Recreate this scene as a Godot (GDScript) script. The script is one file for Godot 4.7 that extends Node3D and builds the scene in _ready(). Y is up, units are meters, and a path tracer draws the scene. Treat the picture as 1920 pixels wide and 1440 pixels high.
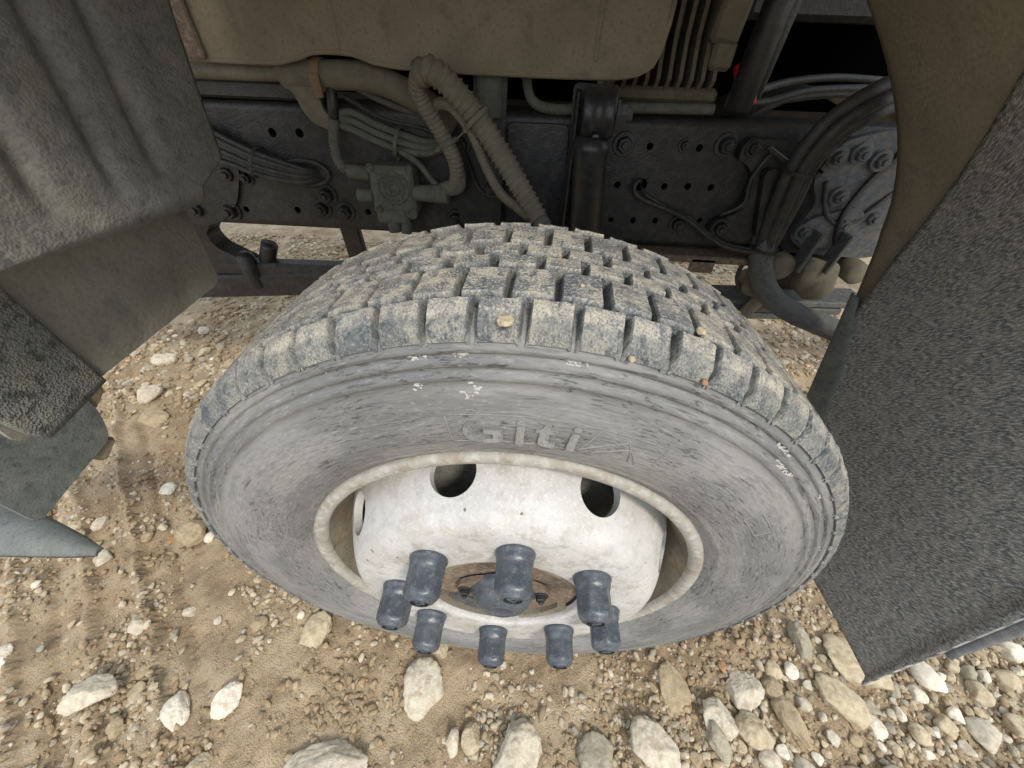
extends Node3D
# A truck's front wheel seen close up from above, on stony brown soil. Units are metres, the hub axis runs along z.

const HUB := Vector3(0, 0.408, 0)
const ZC := 0.018          # middle plane of the tyre
const PITCHES := 68
var M := {}
var rng := RandomNumberGenerator.new()
var truck: Node3D
var hn1 := FastNoiseLite.new()
var hn2 := FastNoiseLite.new()
var hn3 := FastNoiseLite.new()
var ico := {}
var rocks_fine: Array[ArrayMesh] = []
var rocks_mid: Array[ArrayMesh] = []
var rocks_small: Array[ArrayMesh] = []

func _ready():
	rng.seed = 7
	var cam := Camera3D.new()
	cam.name = "camera"
	cam.position = Vector3(0.0097, 0.9701, 0.3495)
	cam.basis = Basis.from_euler(Vector3(deg_to_rad(-41.758), deg_to_rad(2.296), deg_to_rad(2.163)))
	cam.fov = 90.0
	cam.near = 0.02
	cam.far = 300.0
	add_child(cam)
	cam.current = true
	var sm := ProceduralSkyMaterial.new()
	sm.sky_top_color = Color(0.90, 0.94, 1.0)
	sm.sky_horizon_color = Color(0.97, 0.97, 0.96)
	sm.sky_curve = 0.2
	sm.ground_bottom_color = Color(0.45, 0.40, 0.32)
	sm.ground_horizon_color = Color(0.6, 0.56, 0.5)
	var sky := Sky.new()
	sky.sky_material = sm
	var env := Environment.new()
	env.background_mode = Environment.BG_SKY
	env.sky = sky
	env.background_energy_multiplier = 1.0
	env.tonemap_mode = Environment.TONE_MAPPER_LINEAR
	env.tonemap_exposure = 1.75
	env.sdfgi_enabled = true
	env.ssao_enabled = true
	env.ssil_enabled = true
	var we := WorldEnvironment.new()
	we.name = "world_environment"
	we.environment = env
	add_child(we)
	var sun := DirectionalLight3D.new()
	sun.name = "sun"
	sun.light_energy = 0.5
	sun.light_angular_distance = 11.0
	sun.light_color = Color(1.0, 0.965, 0.91)
	sun.shadow_enabled = true
	add_child(sun)
	sun.look_at_from_position(Vector3(1.5, 3.2, 2.6), Vector3.ZERO)

	make_materials()
	hn1.seed = 3; hn1.frequency = 1.1; hn1.fractal_octaves = 3
	hn2.seed = 5; hn2.frequency = 9.0; hn2.fractal_octaves = 4
	hn3.seed = 9; hn3.frequency = 45.0; hn3.fractal_octaves = 3
	build_ground()
	truck = Node3D.new()
	truck.name = "truck"
	truck.set_meta("label", "dusty truck seen at its front wheel, with dark frame, mudflap and hoses behind the tyre")
	truck.set_meta("category", "truck")
	add_child(truck)
	build_body()
	build_frame()
	build_liners()
	build_undercarriage()
	build_tyre()
	build_wheel()
	build_hoses()
	build_stones()

# ------------------------------------------------------------------ materials

func noise_bytes(w: int, h: int, sd: int, freq: float, oct := 4, kind := FastNoiseLite.TYPE_SIMPLEX_SMOOTH, cell := -1) -> PackedByteArray:
	var n := FastNoiseLite.new()
	n.seed = sd
	n.frequency = freq
	n.noise_type = kind
	n.fractal_octaves = oct
	if cell >= 0:
		n.cellular_return_type = cell
	var im := n.get_seamless_image(w, h)
	im.convert(Image.FORMAT_L8)
	return im.get_data()

func stretched(w: int, h: int, kx: int, ky: int, sd: int, freq: float, oct := 4) -> PackedByteArray:
	var n := FastNoiseLite.new()
	n.seed = sd
	n.frequency = freq
	n.noise_type = FastNoiseLite.TYPE_SIMPLEX_SMOOTH
	n.fractal_octaves = oct
	var im := n.get_seamless_image(w / kx, h / ky)
	im.convert(Image.FORMAT_L8)
	im.resize(w, h, Image.INTERPOLATE_CUBIC)
	return im.get_data()

func ridged(b: PackedByteArray, k: float) -> PackedByteArray:   # dark where the noise crosses its middle: thin wandering lines
	var out := PackedByteArray()
	out.resize(b.size())
	for i in b.size(): out[i] = mini(255, int(absi(b[i] - 128) * k))
	return out

func masked(b: PackedByteArray, by: PackedByteArray) -> PackedByteArray:
	var out := PackedByteArray()
	out.resize(b.size())
	for i in b.size(): out[i] = clampi(b[i] + maxi(0, by[i] - 118) * 3, 0, 255)
	return out

# layers: [bytes, from, to, colour, strength]
func blend(w: int, h: int, base: Color, layers: Array) -> ImageTexture:
	var luts := []
	for l in layers:
		var t := PackedFloat32Array()
		t.resize(256)
		for i in 256:
			t[i] = smoothstep(l[1], l[2], i / 255.0) * l[4]
		luts.append(t)
	var out := PackedByteArray()
	out.resize(w * h * 3)
	var nl := layers.size()
	for i in w * h:
		var c := base
		for k in nl:
			c = c.lerp(layers[k][3], luts[k][layers[k][0][i]])
		out[i * 3] = int(clampf(c.r, 0, 1) * 255)
		out[i * 3 + 1] = int(clampf(c.g, 0, 1) * 255)
		out[i * 3 + 2] = int(clampf(c.b, 0, 1) * 255)
	return ImageTexture.create_from_image(Image.create_from_data(w, h, false, Image.FORMAT_RGB8, out))

func bump(w: int, h: int, parts: Array, strength: float) -> ImageTexture:
	var out := PackedByteArray()
	out.resize(w * h)
	for i in w * h:
		var v := 0.0
		for p in parts:
			v += p[0][i] * p[1]
		out[i] = int(clampf(v, 0, 255))
	var im := Image.create_from_data(w, h, false, Image.FORMAT_L8, out)
	im.bump_map_to_normal_map(strength)
	return ImageTexture.create_from_image(im)

func mat(called: String, tex: Texture2D, nrm: Texture2D, nscale: float, rough: float, reps: float, tint := Color.WHITE, tri := true, metal := 0.0, vc := false) -> StandardMaterial3D:
	var m := StandardMaterial3D.new()
	m.resource_name = called
	m.albedo_color = tint
	if tex: m.albedo_texture = tex
	if nrm:
		m.normal_enabled = true
		m.normal_texture = nrm
		m.normal_scale = nscale
	m.roughness = rough
	m.metallic = metal
	m.uv1_scale = Vector3(reps, reps, reps)
	if tri:
		m.uv1_triplanar = true
		m.uv1_world_triplanar = true
	m.vertex_color_use_as_albedo = vc
	M[called] = m
	return m

func g(v: float) -> Color:
	return Color(v, v, v)

func make_materials():
	var S := 512
	var lo := noise_bytes(S, S, 11, 0.008, 4)
	var mid := noise_bytes(S, S, 12, 0.03, 4)
	var hi := noise_bytes(S, S, 13, 0.12, 3)
	var speck := noise_bytes(S, S, 14, 0.22, 2)
	var cell := noise_bytes(S, S, 15, 0.06, 2, FastNoiseLite.TYPE_CELLULAR, FastNoiseLite.RETURN_DISTANCE)
	var patch := noise_bytes(S, S, 16, 0.014, 5)
	var crack := ridged(mid, 5.0)
	var grit_n := bump(S, S, [[hi, 0.55], [speck, 0.45]], 6.0)
	var soft_n := bump(S, S, [[mid, 0.5], [hi, 0.5]], 5.0)
	# soil
	var W := 1024
	var slo := noise_bytes(W, W, 21, 0.006, 5)
	var smid := noise_bytes(W, W, 22, 0.03, 5)
	var shi := noise_bytes(W, W, 23, 0.16, 3)
	var ssp := noise_bytes(W, W, 24, 0.3, 2)
	var scr := masked(ridged(noise_bytes(W, W, 27, 0.012, 5), 5.0), slo)
	var soil := blend(W, W, Color(0.59, 0.525, 0.43), [[slo, 0.35, 0.7, Color(0.67, 0.605, 0.505), 0.85], [scr, 0.12, 0.02, Color(0.34, 0.28, 0.205), 0.65], [smid, 0.3, 0.1, Color(0.46, 0.39, 0.30), 0.7], [smid, 0.58, 0.8, Color(0.67, 0.60, 0.49), 0.6], [shi, 0.42, 0.15, Color(0.42, 0.36, 0.275), 0.6], [ssp, 0.72, 0.84, Color(0.76, 0.71, 0.62), 0.8]])
	var soil_n := bump(W, W, [[smid, 0.4], [shi, 0.4], [ssp, 0.2]], 9.0)
	mat("soil", soil, soil_n, 1.0, 0.95, 1.45, Color.WHITE, true, 0.0, true)
	# stones
	var st1 := blend(S, S, Color(0.74, 0.70, 0.62), [[mid, 0.35, 0.7, Color(0.80, 0.77, 0.70), 0.9], [patch, 0.50, 0.8, Color(0.63, 0.57, 0.48), 0.75], [hi, 0.35, 0.1, Color(0.52, 0.47, 0.40), 0.6], [speck, 0.7, 0.85, Color(0.88, 0.86, 0.82), 0.6]])
	mat("cream_stone", st1, grit_n, 0.9, 0.92, 6.0)
	mat("tan_stone", st1, grit_n, 0.9, 0.92, 5.3, Color(0.95, 0.925, 0.865))
	mat("brown_stone", st1, grit_n, 0.9, 0.93, 5.7, Color(0.865, 0.82, 0.745))
	mat("grey_stone", st1, grit_n, 0.9, 0.92, 6.3, Color(0.82, 0.82, 0.80))
	mat("white_stone", st1, soft_n, 0.6, 0.85, 6.1, Color(1.12, 1.13, 1.15))
	mat("red_stone", st1, grit_n, 0.9, 0.92, 6.1, Color(0.86, 0.70, 0.59))
	var gm := mat("gravel", st1, grit_n, 0.8, 0.92, 9.0, Color.WHITE, true, 0.0, true)
	gm.vertex_color_is_srgb = false
	# tread rubber under dust
	var tread := blend(S, S, Color(0.52, 0.515, 0.50), [[patch, 0.33, 0.66, Color(0.69, 0.665, 0.605), 0.95], [lo, 0.46, 0.30, Color(0.37, 0.385, 0.40), 0.75], [mid, 0.40, 0.24, Color(0.31, 0.33, 0.35), 0.85], [crack, 0.12, 0.03, Color(0.24, 0.255, 0.27), 0.6], [hi, 0.56, 0.75, Color(0.78, 0.75, 0.69), 0.75], [speck, 0.74, 0.84, Color(0.87, 0.84, 0.78), 0.7], [speck, 0.30, 0.2, Color(0.20, 0.215, 0.23), 0.7]])
	mat("tread", tread, grit_n, 0.65, 0.9, 4.2, Color.WHITE, true, 0.0, true)
	mat("tread_dark", tread, grit_n, 0.65, 0.85, 3.7, Color(0.95, 0.957, 0.965), true, 0.0, true)
	mat("tread_pale", tread, grit_n, 0.65, 0.92, 4.9, Color(1.02, 1.015, 1.0), true, 0.0, true)
	# sidewall: streaks run along the circumference
	var w2 := 2048
	var h2 := 512
	var s1 := stretched(w2, h2, 4, 1, 31, 0.055, 4)
	var s2 := stretched(w2, h2, 4, 1, 32, 0.05, 5)
	var s3 := stretched(w2, h2, 2, 1, 33, 0.12, 3)
	var s4 := stretched(w2, h2, 4, 4, 34, 0.02, 4)
	var c2 := masked(ridged(s2, 5.0), s4)
	var c1 := ridged(s1, 6.0)
	var lime_b := noise_bytes(w2, h2, 36, 0.09, 3)
	var big_s := stretched(w2, h2, 8, 4, 38, 0.03, 5)
	var side := blend(w2, h2, Color(0.455, 0.457, 0.45), [[s4, 0.25, 0.8, Color(0.53, 0.53, 0.515), 0.9], [big_s, 0.46, 0.2, Color(0.38, 0.385, 0.39), 0.5], [big_s, 0.58, 0.9, Color(0.54, 0.535, 0.515), 0.5], [s3, 0.50, 0.1, Color(0.40, 0.405, 0.41), 0.5], [s1, 0.34, 0.15, Color(0.33, 0.332, 0.335), 0.3], [c2, 0.15, 0.03, Color(0.21, 0.21, 0.21), 0.7], [s2, 0.20, 0.13, Color(0.22, 0.22, 0.22), 0.5], [s3, 0.60, 0.95, Color(0.62, 0.615, 0.60), 0.5], [lime_b, 0.80, 0.90, Color(0.66, 0.655, 0.64), 0.6]])
	var side_n := bump(w2, h2, [[s1, 0.5], [s3, 0.3], [s2, 0.2]], 5.0)
	var sd := mat("sidewall", side, side_n, 0.4, 0.72, 1.0, Color.WHITE, false)
	sd.uv1_scale = Vector3(1, 1, 1)
	mat("rubber_detail", side, null, 0.0, 0.8, 3.0, Color(1.03, 1.03, 1.02))
	# wheel paint
	var paint := blend(S, S, Color(0.705, 0.70, 0.685), [[lo, 0.35, 0.7, Color(0.765, 0.762, 0.75), 0.8], [mid, 0.48, 0.15, Color(0.62, 0.61, 0.585), 0.75], [patch, 0.62, 0.85, Color(0.64, 0.61, 0.55), 0.6], [hi, 0.60, 0.82, Color(0.83, 0.83, 0.815), 0.6], [speck, 0.22, 0.12, Color(0.52, 0.46, 0.38), 0.6]])
	mat("wheel_paint", paint, soft_n, 0.25, 0.6, 2.6)
	var lip := blend(S, S, Color(0.62, 0.61, 0.58), [[mid, 0.4, 0.8, Color(0.73, 0.725, 0.70), 0.8], [lo, 0.55, 0.8, Color(0.52, 0.48, 0.42), 0.6], [patch, 0.70, 0.85, Color(0.54, 0.43, 0.32), 0.5], [hi, 0.3, 0.08, Color(0.55, 0.49, 0.41), 0.4]])
	mat("lip_paint", lip, soft_n, 0.4, 0.6, 5.0)
	var barrel := blend(S, S, Color(0.43, 0.405, 0.35), [[lo, 0.35, 0.7, Color(0.54, 0.51, 0.45), 0.9], [hi, 0.4, 0.15, Color(0.27, 0.24, 0.20), 0.6], [patch, 0.66, 0.8, Color(0.46, 0.32, 0.19), 0.6]])
	mat("grimy_paint", barrel, soft_n, 0.4, 0.75, 3.1)
	var rust := blend(S, S, Color(0.45, 0.395, 0.34), [[mid, 0.4, 0.7, Color(0.56, 0.51, 0.45), 0.9], [patch, 0.5, 0.75, Color(0.46, 0.36, 0.27), 0.6], [hi, 0.4, 0.1, Color(0.23, 0.19, 0.16), 0.7]])
	mat("rust", rust, grit_n, 0.9, 0.85, 5.0)
	var cap := blend(S, S, Color(0.245, 0.27, 0.30), [[lo, 0.45, 0.8, Color(0.34, 0.365, 0.39), 0.8], [crack, 0.14, 0.03, Color(0.52, 0.53, 0.54), 0.5], [mid, 0.66, 0.8, Color(0.50, 0.51, 0.52), 0.55], [speck, 0.82, 0.88, Color(0.80, 0.80, 0.81), 0.8]])
	mat("cap_plastic", cap, soft_n, 0.12, 0.36, 7.0)
	# dusty plastics and steel
	var dustp := blend(S, S, Color(0.475, 0.475, 0.45), [[patch, 0.25, 0.8, Color(0.53, 0.53, 0.505), 0.85], [mid, 0.46, 0.10, Color(0.36, 0.365, 0.36), 0.7], [crack, 0.10, 0.02, Color(0.36, 0.365, 0.36), 0.4], [hi, 0.40, 0.12, Color(0.29, 0.295, 0.29), 0.6], [lo, 0.55, 0.85, Color(0.58, 0.565, 0.51), 0.5]])
	mat("dusty_plastic", dustp, soft_n, 0.55, 0.9, 3.0)
	var dustb := blend(S, S, Color(0.53, 0.485, 0.40), [[lo, 0.3, 0.7, Color(0.58, 0.53, 0.44), 0.9], [hi, 0.40, 0.15, Color(0.44, 0.40, 0.33), 0.5], [patch, 0.58, 0.95, Color(0.41, 0.39, 0.34), 0.5]])
	mat("brown_dust", dustb, soft_n, 0.3, 0.95, 2.3, Color(0.90, 0.905, 0.92))
	mat("pale_dust", dustb, soft_n, 0.3, 0.95, 5.0, Color(1.06, 1.08, 1.08))
	mat("dark_sheet", dustp, soft_n, 0.3, 0.85, 3.4, Color(0.84, 0.88, 0.90))
	mat("sheet_dust", dustb, soft_n, 0.25, 0.92, 1.7, Color(0.92, 0.99, 1.08))
	var mudp := blend(S, S, Color(0.43, 0.437, 0.42), [[cell, 0.2, 0.05, Color(0.25, 0.255, 0.25), 0.7], [mid, 0.48, 0.25, Color(0.23, 0.24, 0.235), 0.8], [hi, 0.5, 0.72, Color(0.48, 0.475, 0.44), 0.75], [patch, 0.6, 0.75, Color(0.51, 0.50, 0.44), 0.6]])
	mat("pitted_plastic", mudp, grit_n, 1.0, 0.9, 2.6)
	# flap rubber: fine grain drawn out sideways (u along z, v along height)
	var f1 := stretched(S, S, 4, 1, 41, 0.09, 3)
	var f2 := stretched(S, S, 2, 1, 42, 0.16, 2)
	var flap := blend(S, S, Color(0.43, 0.432, 0.43), [[f1, 0.50, 0.15, Color(0.25, 0.255, 0.26), 0.75], [f1, 0.50, 0.75, Color(0.63, 0.627, 0.61), 0.8], [lo, 0.4, 0.8, Color(0.58, 0.57, 0.53), 0.4], [patch, 0.55, 0.95, Color(0.48, 0.47, 0.42), 0.5], [speck, 0.82, 0.87, Color(0.62, 0.61, 0.58), 0.5]])
	var flap_n := bump(S, S, [[f1, 0.6], [f2, 0.4]], 9.0)
	var fl := mat("flap_rubber", flap, flap_n, 1.0, 0.75, 1.0, Color(1.16, 1.17, 1.18), false, 0.0, true)
	fl.uv1_scale = Vector3(7.5, 7.5, 1)
	var blk := blend(S, S, Color(0.185, 0.185, 0.185), [[mid, 0.4, 0.7, Color(0.27, 0.265, 0.25), 0.8], [hi, 0.35, 0.15, Color(0.10, 0.10, 0.105), 0.7], [patch, 0.45, 0.9, Color(0.345, 0.33, 0.29), 0.65], [speck, 0.72, 0.86, Color(0.42, 0.41, 0.38), 0.55], [lo, 0.6, 0.9, Color(0.30, 0.285, 0.25), 0.5]])
	mat("frame_paint", blk, soft_n, 0.35, 0.5, 3.3, Color(0.68, 0.68, 0.68))
	mat("dark_paint", blk, soft_n, 0.2, 0.42, 3.7, Color(0.72, 0.74, 0.80))
	mat("black_rubber", blk, soft_n, 0.25, 0.6, 4.1, Color(0.85, 0.85, 0.85))
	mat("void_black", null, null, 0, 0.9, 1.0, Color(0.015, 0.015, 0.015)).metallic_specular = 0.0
	var gal := blend(S, S, Color(0.29, 0.30, 0.31), [[mid, 0.35, 0.8, Color(0.37, 0.38, 0.38), 0.8], [patch, 0.45, 0.8, Color(0.40, 0.38, 0.33), 0.7], [hi, 0.35, 0.15, Color(0.22, 0.24, 0.255), 0.7]])
	mat("grey_casting", gal, grit_n, 0.6, 0.75, 5.0)
	mat("hose_dust", dustb, soft_n, 0.3, 0.9, 6.0, Color(0.76, 0.79, 0.81))
	mat("hose_dark", dustp, soft_n, 0.3, 0.85, 6.0, Color(0.74, 0.74, 0.71))
	mat("tan_steel", dustb, soft_n, 0.3, 0.8, 6.0, Color(0.95, 0.84, 0.76))
	mat("grey_brown_dust", dustb, soft_n, 0.3, 0.95, 2.3, Color(0.97, 1.0, 1.03))
	mat("fin_dust", dustb, soft_n, 0.3, 0.95, 5.0, Color(0.72, 0.74, 0.74))
	mat("zinc", gal, soft_n, 0.3, 0.5, 7.0, Color(1.0, 1.0, 1.0), true, 0.3)
	mat("red_plastic", null, null, 0, 0.5, 1.0, Color(0.66, 0.10, 0.13))
	var lime := blend(S, S, Color(0.72, 0.715, 0.69), [[hi, 0.4, 0.15, Color(0.6, 0.59, 0.56), 0.8]])
	mat("lime", lime, grit_n, 0.8, 0.95, 8.0)
	var bump_paint := blend(S, S, Color(0.42, 0.44, 0.46), [[mid, 0.4, 0.75, Color(0.52, 0.53, 0.53), 0.8], [hi, 0.4, 0.15, Color(0.31, 0.325, 0.345), 0.6]])
	mat("bumper_plastic", bump_paint, soft_n, 0.25, 0.5, 4.0)
	mat("cab_paint", paint, null, 0, 0.35, 1.0, Color(0.95, 0.95, 0.95))

# ------------------------------------------------------------------ mesh helpers

func mb(smooth := false) -> SurfaceTool:
	var st := SurfaceTool.new()
	st.begin(Mesh.PRIMITIVE_TRIANGLES)
	st.set_smooth_group(0 if smooth else -1)
	st.set_uv(Vector2.ZERO)
	return st

func mesh_of(st: SurfaceTool) -> ArrayMesh:
	st.generate_normals()
	return st.commit()

func put(called: String, mesh: Mesh, m: Material, parent: Node3D, label := "") -> MeshInstance3D:
	var o := MeshInstance3D.new()
	o.name = called
	o.mesh = mesh
	o.material_override = m
	parent.add_child(o, true)
	if label: o.set_meta("label", label)
	return o

func part(called: String, st: SurfaceTool, m: Material, parent: Node3D = null, label := "") -> MeshInstance3D:
	return put(called, mesh_of(st), m, parent if parent else truck, label)

func tri(st: SurfaceTool, a: Vector3, b: Vector3, c: Vector3, out: Vector3):
	if (a - c).cross(a - b).dot(out) < 0:
		st.add_vertex(a); st.add_vertex(c); st.add_vertex(b)
	else:
		st.add_vertex(a); st.add_vertex(b); st.add_vertex(c)

func quad(st: SurfaceTool, a: Vector3, b: Vector3, c: Vector3, d: Vector3, out: Vector3):
	tri(st, a, b, c, out)
	tri(st, a, c, d, out)

func box(st: SurfaceTool, at: Vector3, size: Vector3, c := 0.003, b := Basis()):
	var h := size * 0.5
	c = minf(c, minf(h.x, minf(h.y, h.z)) * 0.9)
	var v := {}
	for sx in [-1, 1]:
		for sy in [-1, 1]:
			for sz in [-1, 1]:
				var s := Vector3(sx, sy, sz)
				for k in 3:
					var q := h - Vector3(c, c, c)
					q[k] = h[k]
					v[[sx, sy, sz, k]] = at + b * (q * s)
	for k in 3:
		var i := (k + 1) % 3
		var j := (k + 2) % 3
		for s in [-1, 1]:
			var p := []
			for e in [[-1, -1], [1, -1], [1, 1], [-1, 1]]:
				var key := [0, 0, 0]
				key[k] = s; key[i] = e[0]; key[j] = e[1]
				p.append(v[[key[0], key[1], key[2], k]])
			var n := Vector3.ZERO
			n[k] = s
			quad(st, p[0], p[1], p[2], p[3], b * n)
		for si in [-1, 1]:
			for sj in [-1, 1]:
				var k0 := [0, 0, 0]
				k0[i] = si; k0[j] = sj; k0[k] = -1
				var k1 := k0.duplicate()
				k1[k] = 1
				var n2 := Vector3.ZERO
				n2[i] = si; n2[j] = sj
				quad(st, v[[k0[0], k0[1], k0[2], i]], v[[k1[0], k1[1], k1[2], i]], v[[k1[0], k1[1], k1[2], j]], v[[k0[0], k0[1], k0[2], j]], b * n2)
	for sx in [-1, 1]:
		for sy in [-1, 1]:
			for sz in [-1, 1]:
				tri(st, v[[sx, sy, sz, 0]], v[[sx, sy, sz, 1]], v[[sx, sy, sz, 2]], b * Vector3(sx, sy, sz))

func smooth_path(pts: Array, step := 0.006) -> Array:
	var out := []
	for i in pts.size() - 1:
		var p0: Vector3 = pts[maxi(i - 1, 0)]
		var p1: Vector3 = pts[i]
		var p2: Vector3 = pts[i + 1]
		var p3: Vector3 = pts[mini(i + 2, pts.size() - 1)]
		var n := maxi(2, int(p1.distance_to(p2) / step))
		for k in n:
			var t := float(k) / n
			out.append(0.5 * (2.0 * p1 + (p2 - p0) * t + (2.0 * p0 - 5.0 * p1 + 4.0 * p2 - p3) * t * t + (3.0 * p1 - p0 - 3.0 * p2 + p3) * t * t * t))
	out.append(pts[-1])
	return out

func tube(st: SurfaceTool, pts: Array, rad: Callable, seg := 12, caps := true):
	var t0: Vector3 = (pts[1] - pts[0]).normalized()
	var u := t0.cross(Vector3(0.31, 0.2, 0.93)).normalized()
	var rings := []
	var s := 0.0
	for i in pts.size():
		var t: Vector3 = (pts[mini(i + 1, pts.size() - 1)] - pts[maxi(i - 1, 0)]).normalized()
		u = (u - t * u.dot(t)).normalized()
		var w := t.cross(u)
		if i > 0: s += pts[i].distance_to(pts[i - 1])
		var ring := []
		for k in seg:
			var a := TAU * k / seg
			var r: float = rad.call(s, a)
			ring.append(pts[i] + (u * cos(a) + w * sin(a)) * r)
		rings.append(ring)
	for i in rings.size() - 1:
		for k in seg:
			var k2 := (k + 1) % seg
			quad(st, rings[i][k], rings[i][k2], rings[i + 1][k2], rings[i + 1][k], rings[i][k] + rings[i][k2] - pts[i] * 2.0)
	if caps:
		for e in [0, rings.size() - 1]:
			var o: Vector3 = pts[0] - pts[1] if e == 0 else pts[-1] - pts[-2]
			for k in seg:
				tri(st, pts[e], rings[e][k], rings[e][(k + 1) % seg], o)

func rod(st: SurfaceTool, a: Vector3, b: Vector3, r: float, seg := 14, r2 := -1.0):
	var l := a.distance_to(b)
	var rr := r2 if r2 > 0 else r
	var cc := minf(0.12 * minf(r, rr), l * 0.2)
	var d := (b - a) / l
	tube(st, [a, a + d * cc, b - d * cc, b], func(s, _a): return (lerpf(r, rr, s / l)) - (cc if s < 1e-6 or s > l - 1e-6 else 0.0), seg)

# profile of Vector2(r, offset) about any axis
func lathe(st: SurfaceTool, prof: Array, centre: Vector3, axis := Vector3(0, 0, 1), seg := 48, a0 := 0.0, a1 := TAU, urep := 1.0, sgn := 1.0):
	var w := axis.normalized()
	var u := Vector3(0, 1, 0).cross(w).normalized() if absf(w.y) < 0.9 else Vector3(1, 0, 0)
	var v := w.cross(u)
	var ln := PackedFloat32Array([0.0])
	for i in range(1, prof.size()):
		ln.append(ln[-1] + prof[i].distance_to(prof[i - 1]))
	for k in seg:
		for i in prof.size() - 1:
			var q := []
			var uv := []
			for e in [[k, i], [k + 1, i], [k + 1, i + 1], [k, i + 1]]:
				var a: float = a0 + (a1 - a0) * e[0] / seg
				var p: Vector2 = prof[e[1]]
				q.append(centre + (u * cos(a) + v * sin(a)) * p.x + w * p.y)
				uv.append(Vector2(float(e[0]) / seg * urep, ln[e[1]] / ln[-1]))
			var tr: Vector2 = prof[i + 1] - prof[i]
			var am := a0 + (a1 - a0) * (k + 0.5) / seg
			var out := ((u * cos(am) + v * sin(am)) * -tr.y + w * tr.x) * sgn
			for t in [[0, 1, 2], [0, 2, 3]]:
				var a_: Vector3 = q[t[0]]
				var b_: Vector3 = q[t[1]]
				var c_: Vector3 = q[t[2]]
				if a_.is_equal_approx(b_) or b_.is_equal_approx(c_) or a_.is_equal_approx(c_): continue
				var ix: Array = t if (a_ - c_).cross(a_ - b_).dot(out) >= 0 else [t[0], t[2], t[1]]
				for n in ix:
					st.set_uv(uv[n])
					st.add_vertex(q[n])

# polygon in the plane (x, y), between two z
func slab(st: SurfaceTool, poly: PackedVector2Array, z0: float, z1: float):
	var ix := Geometry2D.triangulate_polygon(poly)
	for i in range(0, ix.size(), 3):
		for z in [z0, z1]:
			var o := Vector3(0, 0, 1 if z == maxf(z0, z1) else -1)
			tri(st, Vector3(poly[ix[i]].x, poly[ix[i]].y, z), Vector3(poly[ix[i + 1]].x, poly[ix[i + 1]].y, z), Vector3(poly[ix[i + 2]].x, poly[ix[i + 2]].y, z), o)
	var cw := Geometry2D.is_polygon_clockwise(poly)
	for i in poly.size():
		var a := poly[i]
		var b := poly[(i + 1) % poly.size()]
		var o := Vector3(b.y - a.y, a.x - b.x, 0) * (-1.0 if cw else 1.0)
		quad(st, Vector3(a.x, a.y, z0), Vector3(b.x, b.y, z0), Vector3(b.x, b.y, z1), Vector3(a.x, a.y, z1), o)

func rounded(pts: Array, r: float, n := 5) -> PackedVector2Array:
	var out := PackedVector2Array()
	for i in pts.size():
		var p: Vector2 = pts[i]
		var a: Vector2 = pts[(i + pts.size() - 1) % pts.size()]
		var b: Vector2 = pts[(i + 1) % pts.size()]
		var d := minf(r, minf(p.distance_to(a), p.distance_to(b)) * 0.45)
		var s := p + (a - p).normalized() * d
		var e := p + (b - p).normalized() * d
		for k in n + 1:
			var t := float(k) / n
			out.append(s * (1 - t) * (1 - t) + p * 2 * t * (1 - t) + e * t * t)
	return out

# a curved sheet: rows of points of equal length, with thickness along the given direction
func sheet(st: SurfaceTool, rows: Array, thick: Vector3, tint = null):
	var nr := rows.size()
	var nc: int = rows[0].size()
	for side in 2:
		for i in nr - 1:
			for j in nc - 1:
				var q := []
				for e in [[i, j], [i, j + 1], [i + 1, j + 1], [i + 1, j]]:
					q.append(rows[e[0]][e[1]] + thick * side)
				var o := thick * (1.0 if side else -1.0)
				var idx := [0, 1, 2, 0, 2, 3]
				if (q[0] - q[2]).cross(q[0] - q[1]).dot(o) < 0: idx = [0, 2, 1, 0, 3, 2]
				for n in idx:
					var p: Vector3 = q[n]
					st.set_uv(Vector2(p.z + p.y, p.y - p.z) * 0.707)
					if tint != null: st.set_color(tint.call(p))
					st.add_vertex(p)
	var rim := []
	for j in nc: rim.append(rows[0][j])
	for i in range(1, nr): rim.append(rows[i][nc - 1])
	for j in range(nc - 2, -1, -1): rim.append(rows[nr - 1][j])
	for i in range(nr - 2, 0, -1): rim.append(rows[i][0])
	var cen := Vector3.ZERO
	for p in rim: cen += p
	cen /= rim.size()
	for i in rim.size():
		var a: Vector3 = rim[i]
		var b: Vector3 = rim[(i + 1) % rim.size()]
		st.set_uv(Vector2(a.z, a.y))
		quad(st, a, b, b + thick, a + thick, (a + b) * 0.5 - cen)

func hex_bolt(st: SurfaceTool, at: Vector3, r := 0.012, axis := Vector3(0, 0, 1), turn := 0.3):
	lathe(st, [Vector2(r * 1.5, 0), Vector2(r * 1.5, r * 0.22), Vector2(r * 1.42, r * 0.3), Vector2(r, r * 0.3)], at, axis, 20)
	lathe(st, [Vector2(r, r * 0.3), Vector2(r, r * 0.95), Vector2(r * 0.86, r * 1.15), Vector2(0, r * 1.15)], at, axis, 6, turn, turn + TAU)
	lathe(st, [Vector2(r * 0.5, r * 1.15), Vector2(r * 0.5, r * 1.5), Vector2(r * 0.42, r * 1.6), Vector2(0, r * 1.6)], at, axis, 10)

# ------------------------------------------------------------------ ground

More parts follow.
